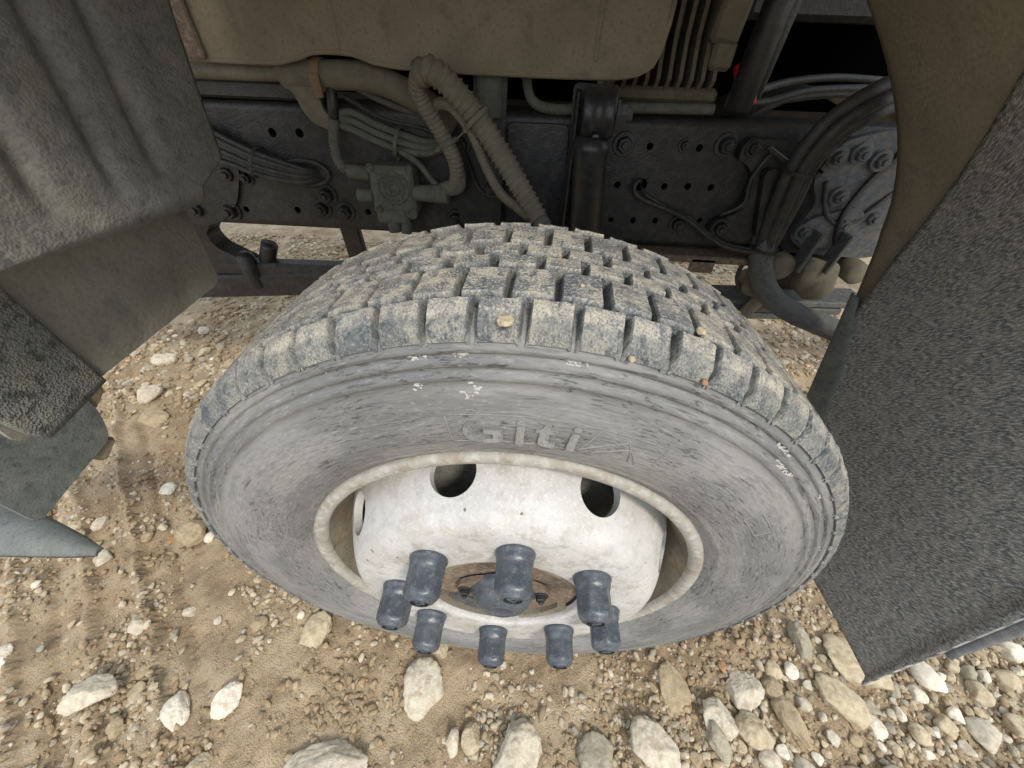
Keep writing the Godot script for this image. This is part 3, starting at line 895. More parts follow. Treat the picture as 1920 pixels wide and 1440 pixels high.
func build_body():
	# the cab above the wheel arch: it shades the arch and is out of the frame
	var st := mb(false)
	box(st, Vector3(-0.1, 2.05, -0.95), Vector3(2.1, 1.5, 2.24), 0.04)
	part("cab_body", st, M.cab_paint)
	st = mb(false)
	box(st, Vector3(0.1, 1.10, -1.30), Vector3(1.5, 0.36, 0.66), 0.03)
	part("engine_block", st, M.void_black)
	# brown underside panel that hangs over the frame
	st = mb(false)
	var edge := [Vector2(-0.556, 1.25), Vector2(-0.553, 0.972), Vector2(-0.553, 0.935)]
	var low := rounded([Vector2(-0.553, 1.3), Vector2(-0.553, 0.934), Vector2(-0.39, 0.934), Vector2(-0.345, 0.950), Vector2(-0.282, 0.950), Vector2(-0.215, 0.935), Vector2(-0.04, 0.933), Vector2(0.05, 0.931), Vector2(0.176, 0.936), Vector2(0.181, 1.3)], 0.035)
	slab(st, low, -0.405, -0.398)
	for x in [-0.30, 0.085]: box(st, Vector3(x, 1.13, -0.400), Vector3(0.008, 0.36, 0.012), 0.003)
	var pnl := part("engine_side_panel", st, M.brown_dust, null, "brown dust covered panel hanging above the frame")
	st = mb(false)
	box(st, Vector3(-0.530, 1.12, -0.394), Vector3(0.030, 0.37, 0.008), 0.003, Basis(Vector3(0, 0, 1), 0.03))
	part("panel_strap", st, M.rust, pnl)
	st = mb(true)
	tube(st, smooth_path([Vector3(-0.553, 0.936, -0.401), Vector3(-0.40, 0.9355, -0.401), Vector3(-0.345, 0.949, -0.401), Vector3(-0.282, 0.949, -0.401), Vector3(-0.215, 0.936, -0.401), Vector3(0.05, 0.9325, -0.401), Vector3(0.150, 0.9385, -0.401), Vector3(0.176, 0.965, -0.401), Vector3(0.181, 1.02, -0.401)], 0.02), func(_s, _a): return 0.0042, 8)
	part("panel_hem", st, M.brown_dust, pnl)
	# finned housing
	st = mb(false)
	box(st, Vector3(0.215, 1.02, -0.60), Vector3(0.19, 0.26, 0.12), 0.006)
	box(st, Vector3(0.215, 0.908, -0.53), Vector3(0.19, 0.022, 0.08), 0.006)
	var fin := part("finned_housing", st, M.fin_dust, null, "dusty housing with upright cooling fins")
	for k in 10:
		st = mb(false)
		var x := 0.128 + k * 0.0182
		var pz := PackedVector2Array([Vector2(-0.545, 1.25), Vector2(-0.545, 0.93), Vector2(-0.500, 0.905), Vector2(-0.480, 0.93), Vector2(-0.500, 0.985), Vector2(-0.500, 1.25)])
		slab(st, pz, -0.0032, 0.0032)
		var o := part("cooling_fin", st, M.fin_dust, fin)
		o.transform = Transform3D(Basis(Vector3(0, 1, 0), -PI / 2), Vector3(x, 0, 0))
	st = mb(false)
	box(st, Vector3(0.303, 1.12, -0.49), Vector3(0.045, 0.29, 0.03), 0.006, Basis(Vector3(0, 0, 1), -0.10))
	box(st, Vector3(0.296, 0.962, -0.495), Vector3(0.036, 0.040, 0.03), 0.006)
	part("tan_bracket", st, M.fin_dust)
	st = mb(true)
	rod(st, Vector3(0.372, 1.20, -0.50), Vector3(0.348, 0.888, -0.49), 0.022)
	rod(st, Vector3(0.412, 1.20, -0.54), Vector3(0.378, 0.888, -0.52), 0.014)
	part("linkage_rod", st, M.frame_paint)
	st = mb(true)
	for q in [[Vector3(0.334, 0.950, -0.505), Vector3(0.344, 0.920, -0.485)], [Vector3(0.366, 0.918, -0.50), Vector3(0.371, 0.898, -0.495)]]:
		rod(st, q[0], q[1], 0.009)
	part("red_connector", st, M.red_plastic)
	st = mb(false)
	box(st, Vector3(0.55, 1.15, -0.75), Vector3(0.30, 0.27, 0.06), 0.01)
	part("rear_shroud", st, M.frame_paint)
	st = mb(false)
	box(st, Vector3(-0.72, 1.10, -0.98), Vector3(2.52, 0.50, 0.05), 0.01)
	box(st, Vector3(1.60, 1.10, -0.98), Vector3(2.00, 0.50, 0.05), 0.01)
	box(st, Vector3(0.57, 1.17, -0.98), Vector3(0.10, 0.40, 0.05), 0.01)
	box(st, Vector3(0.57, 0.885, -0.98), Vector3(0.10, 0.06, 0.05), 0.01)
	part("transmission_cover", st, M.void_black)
	st = mb(false)
	box(st, Vector3(0.1, 0.77, -1.36), Vector3(3.6, 0.21, 0.08), 0.01)
	part("far_frame_rail", st, M.frame_paint)
	st = mb(true)
	var hump := []
	for i in 13:
		var row := []
		var a := PI * i / 12.0
		for j in 6:
			row.append(Vector3(0.635 - cos(a) * 0.21, 0.80 + sin(a) * 0.112 + sin(i * 2.3 + j) * 0.002, -0.95 + j * 0.05))
		hump.append(row)
	sheet(st, hump, Vector3(0, -0.012, 0))
	part("far_cover", st, M.black_rubber)
	st = mb(true)
	tube(st, smooth_path([Vector3(0.40, 0.90, -0.62), Vector3(0.50, 0.922, -0.68), Vector3(0.62, 0.932, -0.72), Vector3(0.76, 0.928, -0.75)], 0.02), func(_s, _a): return 0.007, 8)
	part("loom_cable", st, M.black_rubber)

func build_frame():
	# C-section rail: outer web at z = -0.45 with real holes, rounded flange corners
	var y0 := 0.674
	var y1 := 0.866
	var holes := [Vector3(-0.478, 0.833, 0.0075), Vector3(-0.427, 0.834, 0.0075), Vector3(-0.588, 0.694, 0.006), Vector3(-0.478, 0.698, 0.0065), Vector3(-0.330, 0.701, 0.006), Vector3(-0.027, 0.834, 0.006), Vector3(0.162, 0.774, 0.006), Vector3(0.2055, 0.776, 0.011), Vector3(0.249, 0.775, 0.006), Vector3(0.2915, 0.777, 0.006), Vector3(0.334, 0.777, 0.006), Vector3(0.162, 0.710, 0.005), Vector3(0.2055, 0.711, 0.006), Vector3(0.249, 0.713, 0.006), Vector3(0.334, 0.718, 0.005), Vector3(0.2055, 0.838, 0.006), Vector3(0.2915, 0.839, 0.006)]
	var cuts := {}
	for h in holes:
		if not cuts.has(h.x): cuts[h.x] = []
		cuts[h.x].append(h)
	var xs := cuts.keys()
	xs.sort()
	var bounds := [-1.7] + xs + [1.9]
	var st := mb(false)
	var zw := -0.45
	for i in bounds.size() - 1:
		var xa: float = bounds[i]
		var xb: float = bounds[i + 1]
		var poly := PackedVector2Array()
		poly.append(Vector2(xa, y0))
		poly.append(Vector2(xb, y0))
		var hs: Array = cuts.get(xb, [])
		hs.sort_custom(func(p, q): return p.y < q.y)
		for h in hs:
			for k in 9:
				var a := -PI / 2 - PI * k / 8.0
				poly.append(Vector2(h.x + cos(a) * h.z, h.y + sin(a) * h.z))
		poly.append(Vector2(xb, y1))
		poly.append(Vector2(xa, y1))
		hs = cuts.get(xa, [])
		hs.sort_custom(func(p, q): return p.y > q.y)
		for h in hs:
			for k in 9:
				var a := PI / 2 - PI * k / 8.0
				poly.append(Vector2(h.x + cos(a) * h.z, h.y + sin(a) * h.z))
		var ix := Geometry2D.triangulate_polygon(poly)
		for q in range(0, ix.size(), 3):
			for z in [zw, zw - 0.008]:
				tri(st, Vector3(poly[ix[q]].x, poly[ix[q]].y, z), Vector3(poly[ix[q + 1]].x, poly[ix[q + 1]].y, z), Vector3(poly[ix[q + 2]].x, poly[ix[q + 2]].y, z), Vector3(0, 0, 1 if z == zw else -1))
	for h in holes:
		for k in 16:
			var a := TAU * k / 16
			var b := TAU * (k + 1) / 16
			var p := Vector3(h.x + cos(a) * h.z, h.y + sin(a) * h.z, zw)
			var q := Vector3(h.x + cos(b) * h.z, h.y + sin(b) * h.z, zw)
			quad(st, p, q, q + Vector3(0, 0, -0.008), p + Vector3(0, 0, -0.008), Vector3(h.x, h.y, zw) - p)
	st.set_smooth_group(3)
	for s in [1, -1]:
		var yy := y1 if s > 0 else y0
		var prev := []
		for k in 9:
			var a := PI / 2 * k / 8.0
			prev.append(Vector2(zw - 0.014 + cos(a) * 0.014, yy + s * sin(a) * 0.014))
		prev.append(Vector2(zw - 0.085, yy + s * 0.014))
		for k in prev.size() - 1:
			var o := Vector3(0, s * 0.7, 0.7) if k < 8 else Vector3(0, s, 0)
			for seg in 6:
				var xa := lerpf(-1.7, 1.9, seg / 6.0)
				var xb := lerpf(-1.7, 1.9, (seg + 1) / 6.0)
				quad(st, Vector3(xa, prev[k].y, prev[k].x), Vector3(xb, prev[k].y, prev[k].x), Vector3(xb, prev[k + 1].y, prev[k + 1].x), Vector3(xa, prev[k + 1].y, prev[k + 1].x), o)
	var rail := part("frame_rail", st, M.frame_paint, null, "long black frame rail with rows of holes and bolts")
	# what closes the far side, so that holes look into the dark
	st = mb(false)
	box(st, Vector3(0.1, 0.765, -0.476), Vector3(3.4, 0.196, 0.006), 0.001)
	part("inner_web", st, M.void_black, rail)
	for b in [[0.159, 0.840, 0.013, "dark_paint"], [0.334, 0.845, 0.013, "dark_paint"], [0.294, 0.709, 0.012, "frame_paint"], [-0.592, 0.761, 0.013, "frame_paint"], [-0.621, 0.690, 0.014, "frame_paint"], [-0.690, 0.691, 0.014, "frame_paint"], [-0.423, 0.704, 0.013, "frame_paint"], [-0.376, 0.700, 0.013, "frame_paint"], [-0.406, 0.730, 0.014, "frame_paint"], [-0.149, 0.697, 0.013, "frame_paint"], [-0.560, 0.755, 0.010, "frame_paint"], [0.265, 0.842, 0.008, "frame_paint"]]:
		st = mb(false)
		hex_bolt(st, Vector3(b[0], b[1], -0.45), b[2], Vector3(0, 0, 1), b[0] * 9)
		part("bolt", st, M[b[3]], rail)
	# reinforcing plate on the left part, with a long slot edge
	st = mb(false)
	slab(st, rounded([Vector2(-1.2, 0.66), Vector2(-0.66, 0.66), Vector2(-0.60, 0.70), Vector2(-0.56, 0.775), Vector2(-0.60, 0.80), Vector2(-1.2, 0.80)], 0.03), -0.449, -0.442)
	part("gusset_plate", st, M.frame_paint, rail)
	st = mb(false)
	box(st, Vector3(-0.54, 0.895, -0.47), Vector3(0.36, 0.026, 0.05), 0.004)
	part("upper_flange_strip", st, M.frame_paint, rail)
	# smooth dark panel and the upright plate beside it
	st = mb(false)
	slab(st, rounded([Vector2(-0.045, 0.664), Vector2(0.068, 0.664), Vector2(0.058, 0.866), Vector2(-0.045, 0.866)], 0.010), -0.448, -0.436)
	part("smooth_plate", st, M.dark_paint, rail)
	st = mb(false)
	slab(st, rounded([Vector2(-0.135, 0.69), Vector2(-0.058, 0.69), Vector2(-0.052, 0.80), Vector2(-0.046, 0.94), Vector2(-0.100, 0.94), Vector2(-0.108, 0.85), Vector2(-0.150, 0.80)], 0.012), -0.434, -0.428)
	var up := part("upright_plate", st, M.frame_paint, rail)
	for b in [[-0.127, 0.832], [-0.075, 0.764]]:
		st = mb(false)
		hex_bolt(st, Vector3(b[0], b[1], -0.428), 0.012)
		part("bolt", st, M.frame_paint, rail)
	st = mb(true)
	rod(st, Vector3(-0.075, 0.96, -0.44), Vector3(-0.075, 0.872, -0.425), 0.021)
	part("stub_pipe", st, M.hose_dark)
	# rusty ledge below the rail at the right
	st = mb(false)
	box(st, Vector3(0.33, 0.648, -0.46), Vector3(0.36, 0.014, 0.07), 0.003)
	box(st, Vector3(0.36, 0.636, -0.428), Vector3(0.05, 0.030, 0.006), 0.002)
	part("lower_ledge", st, M.rust, null, "rusty ledge under the frame rail")

# ------------------------------------------------------------------ wheel arch liners and flap

func build_liners():
	# front liner: faces the tyre, corrugated along the arch
	var st := mb(true)
	var rows := []
	for i in 44:
		var t := i / 43.0                       # up from the lower edge
		var y := lerpf(0.783, 1.16, t)
		var x := -0.505 + 0.02 * sin(t * 2.0) + 0.10 * maxf(0.0, t - 0.5) ** 2 * 4.0
		var inner := -0.252
		if t < 0.30: inner = lerpf(-0.252, -0.325, smoothstep(0.0, 0.10, t))
		else: inner = lerpf(-0.325, -0.345, (t - 0.3) / 0.7)
		var row := []
		for j in 90:
			var w := j / 89.0
			var z := lerpf(inner, 0.19, w)
			var cz := z
			var ridge := 0.0
			for c in [-0.205, -0.135, -0.045, 0.04, 0.12]:
				ridge += exp(-pow((cz - c) / 0.012, 2.0) * 0.9)
			var amp := 0.010 * smoothstep(0.02, 0.22, t)
			row.append(Vector3(x - ridge * amp + 0.004 * sin(z * 13.0 + t * 3.0) + (0.004 * smoothstep(0.1, 0.0, t)), y + (0.012 * sin(z * 9.0 + 0.4) if i == 0 else 0.0), z))
		rows.append(row)
	sheet(st, rows, Vector3(-0.004, 0, 0))
	part("wheel_arch_liner", st, M.dusty_plastic, null, "dusty grey liner in front of the tyre, with upright corrugations")
	# sheet behind it, hanging lower
	st = mb(false)
	var poly := rounded([Vector2(-0.298, 0.86), Vector2(-0.294, 0.70), Vector2(-0.290, 0.612), Vector2(0.02, 0.602), Vector2(0.035, 0.600), Vector2(0.097, 0.596), Vector2(0.099, 0.86)], 0.018)
	slab(st, poly, 0.0, 0.005)
	var o := part("splash_sheet", st, M.sheet_dust, null, "smooth dusty sheet below the corrugated liner")
	o.transform = Transform3D(Basis(Vector3(0, 1, 0), -PI / 2), Vector3(-0.580, 0, 0))
	# pitted flap over the outer half of that sheet
	st = mb(true)
	rows = []
	for i in 22:
		var t := i / 21.0
		var row := []
		for j in 26:
			var w := j / 25.0
			var z := lerpf(0.005 - 0.022 * (1.0 - t), 0.099 - 0.02 * pow(1.0 - t, 8.0), w)
			var y := lerpf(0.600 - 0.010 * w, 0.80, t)
			row.append(Vector3(-0.570 + 0.005 * sin(z * 20.0) - 0.004 * t, y, z))
		rows.append(row)
	sheet(st, rows, Vector3(-0.004, 0, 0))
	part("inner_flap", st, M.pitted_plastic, null, "pitted dark flap at the outer side of the splash sheet")
	# lower dark sheet and the blade of the bumper
	st = mb(false)
	poly = rounded([Vector2(-0.045, 0.70), Vector2(-0.045, 0.497), Vector2(-0.030, 0.452), Vector2(0.112, 0.427), Vector2(0.118, 0.50), Vector2(0.118, 0.70)], 0.014)
	slab(st, poly, 0.0, 0.006)
	o = part("bumper_side", st, M.dark_sheet, null, "dark lower side of the bumper below the splash sheet")
	o.transform = Transform3D(Basis(Vector3(0, 1, 0), -PI / 2), Vector3(-0.680, 0, 0))
	st = mb(false)
	for q in [[-0.053, 0.528, 0.018], [-0.012, 0.448, 0.016]]:
		st = mb(false)
		box(st, Vector3(-0.695, q[1], q[0]), Vector3(0.02, 0.05, 0.04), 0.006, Basis(Vector3(1, 0, 0), 0.5))
		part("sheet_tab", st, M.brown_dust)
	st = mb(true)
	var bl := []
	for i in 15:
		var t := i / 14.0
		var p := Vector3(-0.594, 0.400, 0.1325).lerp(Vector3(-1.0, 0.404, 0.085), t)
		var hw := lerpf(0.006, 0.075, pow(t, 0.85))
		var row := []
		for k in 9:
			var e := -1.0 + 2.0 * k / 8.0
			row.append(p + Vector3(0, 0.018 * (1.0 - e * e) * minf(1.0, hw * 30.0), e * hw))
		bl.append(row)
	sheet(st, bl, Vector3(0, -0.008, 0))
	part("bumper_blade", st, M.dark_sheet, null, "grey tapered lower blade of the bumper at the left edge")
	# rear liner, brown with dust
	st = mb(true)
	rows = []
	for i in 40:
		var t := i / 39.0
		var y := lerpf(0.40, 1.16, t)
		var x := 0.592 - 0.012 * t
		if y > 0.72: x -= 0.205 * pow((y - 0.72) / 0.315, 1.8)
		var inner := -0.345
		if y < 0.75: inner = lerpf(-0.245, -0.345, clampf((y - 0.42) / 0.33, 0, 1))
		var row := []
		for j in 30:
			var w := j / 29.0
			row.append(Vector3(x + 0.004 * sin(w * 5.0 + t * 4.0) + 0.006 * smoothstep(0.06, 0.0, w), y, lerpf(inner, 0.14, w)))
		rows.append(row)
	sheet(st, rows, Vector3(0.004, 0, 0))
	part("rear_arch_liner", st, M.grey_brown_dust, null, "smooth brown dusty liner behind the tyre, above the mudflap")
	# grained rubber mudflap
	st = mb(true)
	rows = []
	for i in 60:
		var t := i / 59.0
		var y := lerpf(0.211, 0.985, t)
		var x := 0.584 - 0.010 * t
		if y > 0.72: x -= 0.205 * pow((y - 0.72) / 0.315, 1.8)
		var inner := -0.272
		if y < 0.62: inner = lerpf(-0.017, -0.272, pow(clampf((y - 0.211) / 0.41, 0, 1), 0.62))
		if y > 0.72: inner = lerpf(-0.272, -0.125, pow((y - 0.72) / 0.251, 1.5))
		var outer := 0.166 + 0.010 * (1.0 - t)
		var row := []
		for j in 44:
			var w := j / 43.0
			var z := lerpf(inner, outer, w)
			var lip := smoothstep(0.93, 1.0, w)
			row.append(Vector3(x - 0.014 * lip + 0.008 * sin(z * 9.0 + y * 4.0) * (1 - t), y + 0.012 * w * (1 - t), z))
		rows.append(row)
	st.set_color(Color.WHITE)
	sheet(st, rows, Vector3(0.006, 0, 0), func(p):          # dry dust thrown over the upper inner edge, from the liner
		var inner := -0.272 + maxf(0.0, p.y - 0.72) * 0.42
		var k := smoothstep(0.075, 0.0, p.z - inner + 0.03 * hn2.get_noise_2d(p.y * 2.0, p.z * 2.0)) * smoothstep(0.50, 0.64, p.y)
		return Color.WHITE.lerp(Color(1.75, 1.50, 1.08), k))
	part("mudflap", st, M.flap_rubber, null, "large black grained rubber mudflap behind the tyre")
	st = mb(true)
	tube(st, smooth_path([Vector3(0.587, 0.388, 0.174), Vector3(0.583, 0.457, 0.173), Vector3(0.578, 0.520, 0.174), Vector3(0.570, 0.70, 0.178)], 0.02), func(s, _a): return 0.0045 + minf(s, 0.1) * 0.03, 10)
	part("flap_edge", st, M.bumper_plastic)
	st = mb(true)
	rows = []
	for i in 20:
		var t := i / 19.0
		var y := lerpf(0.41, 0.655, t)
		var row := []
		for j in 6:
			var w := j / 5.0
			var inner := lerpf(-0.243, -0.326, clampf((y - 0.42) / 0.33, 0, 1)) - 0.002
			row.append(Vector3(0.5835 - 0.012 * t * 0.4 - 0.004 * sin(w * PI), y, lerpf(inner, inner + 0.075 * (1.0 - 0.75 * t * t), w)))
		rows.append(row)
	sheet(st, rows, Vector3(0.004, 0, 0))
	part("bare_edge", st, M.dark_sheet, null, "smooth dark strip along the lower inner edge of the mudflap")
	# top of the arch, out of the frame, joins the two liners
	st = mb(true)
	rows = []
	for i in 13:
		var a := lerpf(PI * 0.86, PI * 0.14, i / 12.0)
		var row := []
		for j in 4: row.append(Vector3(cos(a) * 0.46 + 0.0, 1.10 + sin(a) * 0.13, lerpf(-0.33, 0.17, j / 3.0)))
		rows.append(row)
	sheet(st, rows, Vector3(0, 0.006, 0))
	part("arch_top", st, M.dusty_plastic)

# ------------------------------------------------------------------ shock absorber, brackets, castings

func build_undercarriage():
	var st := mb(true)
	lathe(st, [Vector2(0.0, 0.155), Vector2(0.018, 0.155), Vector2(0.026, 0.150), Vector2(0.0295, 0.142), Vector2(0.030, 0.136), Vector2(0.0275, 0.131), Vector2(0.0275, -0.02), Vector2(0.0, -0.02)], Vector3(0.105, 0.708, -0.37), Vector3(-0.09, 1, 0), 32, 0, TAU, 1.0, -1.0)
	var shock := part("shock_absorber", st, M.dark_paint, null, "shiny black shock absorber standing behind the tyre")
	st = mb(true)
	lathe(st, [Vector2(0.012, -0.024), Vector2(0.032, -0.024), Vector2(0.034, -0.020), Vector2(0.034, -0.008), Vector2(0.030, -0.005), Vector2(0.030, 0.005), Vector2(0.034, 0.008), Vector2(0.034, 0.020), Vector2(0.032, 0.024), Vector2(0.012, 0.024)], Vector3(0.098, 0.892, -0.37), Vector3(1, 0.02, 0.12), 32, 0, TAU, 1.0, -1.0)
	rod(st, Vector3(0.098, 0.870, -0.37), Vector3(0.098, 0.852, -0.37), 0.015)
	part("mounting_eye", st, M.dark_paint, shock)
	st = mb(false)
	var ax := Vector3(1, 0.02, 0.12).normalized()
	lathe(st, [Vector2(0.0, 0.046), Vector2(0.008, 0.046), Vector2(0.009, 0.044), Vector2(0.009, 0.036), Vector2(0.014, 0.036), Vector2(0.014, 0.026), Vector2(0.020, 0.026), Vector2(0.020, 0.022), Vector2(0.010, 0.022)], Vector3(0.098, 0.892, -0.37) + ax * 0.004, ax, 6, 0, TAU, 1.0, -1.0)
	part("eye_bolt", st, M.zinc, shock)
	st = mb(false)
	slab(st, rounded([Vector2(0.058, 0.925), Vector2(0.135, 0.922), Vector2(0.122, 0.858), Vector2(0.100, 0.69), Vector2(0.060, 0.69), Vector2(0.062, 0.85)], 0.012), -0.428, -0.420)
	box(st, Vector3(0.066, 0.80, -0.402), Vector3(0.006, 0.235, 0.036), 0.002)
	part("shock_bracket", st, M.frame_paint, shock)
	# casting at the right end of the rail
	st = mb(false)
	slab(st, rounded([Vector2(0.352, 0.845), Vector2(0.362, 0.860), Vector2(0.46, 0.858), Vector2(0.468, 0.80), Vector2(0.474, 0.68), Vector2(0.384, 0.692), Vector2(0.345, 0.706), Vector2(0.352, 0.722), Vector2(0.392, 0.745), Vector2(0.394, 0.80), Vector2(0.372, 0.822), Vector2(0.354, 0.828)], 0.012), -0.449, -0.425)
	slab(st, rounded([Vector2(0.395, 0.822), Vector2(0.455, 0.818), Vector2(0.47, 0.70), Vector2(0.43, 0.70)], 0.02), -0.427, -0.405)
	var sup := part("spring_bracket", st, M.frame_paint, null, "dark cast bracket on the frame beside the hoses")
	for b in [[0.366, 0.714, 0.012], [0.372, 0.846, 0.009]]:
		st = mb(false)
		hex_bolt(st, Vector3(b[0], b[1], -0.425), b[2])
		part("bolt", st, M.frame_paint, sup)
	# grey spring hanger with bolts
	st = mb(false)
	slab(st, rounded([Vector2(0.500, 0.800), Vector2(0.515, 0.858), Vector2(0.575, 0.878), Vector2(0.70, 0.880), Vector2(0.74, 0.70), Vector2(0.68, 0.665), Vector2(0.560, 0.668), Vector2(0.505, 0.700), Vector2(0.530, 0.76)], 0.02), -0.449, -0.436)
	slab(st, rounded([Vector2(0.515, 0.735), Vector2(0.60, 0.765), Vector2(0.64, 0.725), Vector2(0.64, 0.68), Vector2(0.52, 0.69)], 0.02), -0.437, -0.424)
	var hang := part("spring_hanger", st, M.grey_casting, null, "grey dusty spring hanger with bolts behind the mudflap")
	for b in [[0.552, 0.845], [0.590, 0.836], [0.554, 0.778], [0.632, 0.745], [0.588, 0.730], [0.525, 0.714], [0.516, 0.838]]:
		st = mb(false)
		hex_bolt(st, Vector3(b[0], b[1], -0.428), 0.011, Vector3(0, 0, 1), b[0] * 30)
		part("bolt", st, M.grey_casting, hang)
	st = mb(false)
	for x in [0.536, 0.590]:
		st = mb(false)
		box(st, Vector3(x, 0.684, -0.408), Vector3(0.007, 0.075, 0.035), 0.002, Basis(Vector3(0, 0, 1), -0.12))
		part("hanger_web", st, M.grey_casting, hang)
	st = mb(true)
	slab(st, rounded([Vector2(0.545, 0.668), Vector2(0.610, 0.668), Vector2(0.628, 0.605), Vector2(0.608, 0.585), Vector2(0.575, 0.585), Vector2(0.556, 0.606)], 0.018), -0.438, -0.402)
	for q in [[0.505, 0.650, 0.026], [0.655, 0.645, 0.022]]:
		lathe(st, [Vector2(0.0, 0.03), Vector2(q[2] * 0.8, 0.03), Vector2(q[2], 0.024), Vector2(q[2], -0.03), Vector2(0, -0.03)], Vector3(q[0], q[1], -0.43), Vector3(0, 0, 1), 20)
	part("spring_shackle", st, M.hose_dust, hang)
	st = mb(true)
	lathe(st, [Vector2(0.0, 0.02), Vector2(0.045, 0.02), Vector2(0.052, 0.01), Vector2(0.052, -0.12), Vector2(0, -0.12)], Vector3(0.60, 0.615, -0.50), Vector3(0, 0, 1), 28)
	part("dark_bush", st, M.black_rubber)
	# leaf pack and brake chamber by the axle
	st = mb(false)
	for k in 3: box(st, Vector3(0.40, 0.535 - k * 0.017, -0.50), Vector3(0.75 - k * 0.1, 0.015, 0.075), 0.003, Basis(Vector3(0, 0, 1), 0.03))
	part("leaf_spring", st, M.grey_casting)
	st = mb(true)
	lathe(st, [Vector2(0.0, 0.03), Vector2(0.022, 0.03), Vector2(0.028, 0.022), Vector2(0.031, 0.0), Vector2(0.024, -0.02), Vector2(0.020, -0.05)], Vector3(0.495, 0.595, -0.455), Vector3(-0.2, 0.25, 1), 22)
	box(st, Vector3(0.515, 0.54, -0.45), Vector3(0.032, 0.10, 0.010), 0.003, Basis(Vector3(0, 0, 1), -0.45))
	part("brake_fitting", st, M.hose_dust)
	st = mb(true)
	tube(st, smooth_path([Vector3(0.462, 0.672, -0.42), Vector3(0.450, 0.650, -0.44), Vector3(0.447, 0.612, -0.44), Vector3(0.47, 0.575, -0.45)], 0.006), func(_s, _a): return 0.0045, 8)
	part("brake_line", st, M.black_rubber)
	# beam and posts seen through the gap at the left
	st = mb(false)
	box(st, Vector3(-0.78, 0.468, -0.56), Vector3(0.95, 0.062, 0.08), 0.006, Basis(Vector3(0, 0, 1), 0.09))
	box(st, Vector3(-0.62, 0.520, -0.545), Vector3(0.36, 0.035, 0.04), 0.006, Basis(Vector3(0, 0, 1), 0.02))
	var beam := part("cross_beam", st, M.frame_paint, null, "dark cross beam under the frame with upright lugs")
	st = mb(false)
	slab(st, rounded([Vector2(-0.85, 0.67), Vector2(-0.755, 0.67), Vector2(-0.750, 0.63), Vector2(-0.778, 0.60), Vector2(-0.765, 0.57), Vector2(-0.700, 0.535), Vector2(-0.69, 0.50), Vector2(-0.85, 0.48)], 0.012), -0.58, -0.53)
	part("side_plate", st, M.frame_paint, beam)
	st = mb(true)
	tube(st, smooth_path([Vector3(-0.672, 0.49, -0.55), Vector3(-0.662, 0.535, -0.55), Vector3(-0.640, 0.578, -0.55)], 0.01), func(_s, _a): return 0.019, 12)
	lathe(st, [Vector2(0.0, 0.05), Vector2(0.012, 0.048), Vector2(0.02, 0.04), Vector2(0.022, 0.0), Vector2(0.024, -0.04)], Vector3(-0.700, 0.515, -0.53), Vector3(0, 1, 0.1), 18)
	part("lug", st, M.frame_paint, beam)
	st = mb(false)
	box(st, Vector3(-0.425, 0.56, -0.56), Vector3(0.046, 0.22, 0.02), 0.004, Basis(Vector3(0, 0, 1), 0.06))
	part("hanging_strap", st, M.frame_paint, beam)

# ------------------------------------------------------------------ pipes, hoses, valve

func zip_tie(at: Vector3, dir: Vector3, r: float, parent: Node3D, m: Material, tail := true):
	var st := mb(false)
	lathe(st, [Vector2(r, -0.003), Vector2(r + 0.0016, -0.003), Vector2(r + 0.0016, 0.003), Vector2(r, 0.003)], at, dir, 20)
	if tail:
		var u := dir.cross(Vector3(0.2, -0.4, 0.9)).normalized()
		box(st, at + u * (r + 0.004), Vector3(0.008, 0.009, 0.008), 0.0015, Basis.looking_at(dir, u))
		box(st, at + u * (r + 0.013), Vector3(0.006, 0.022, 0.002), 0.0005, Basis.looking_at(dir, u))
	part("cable_tie", st, m, parent)

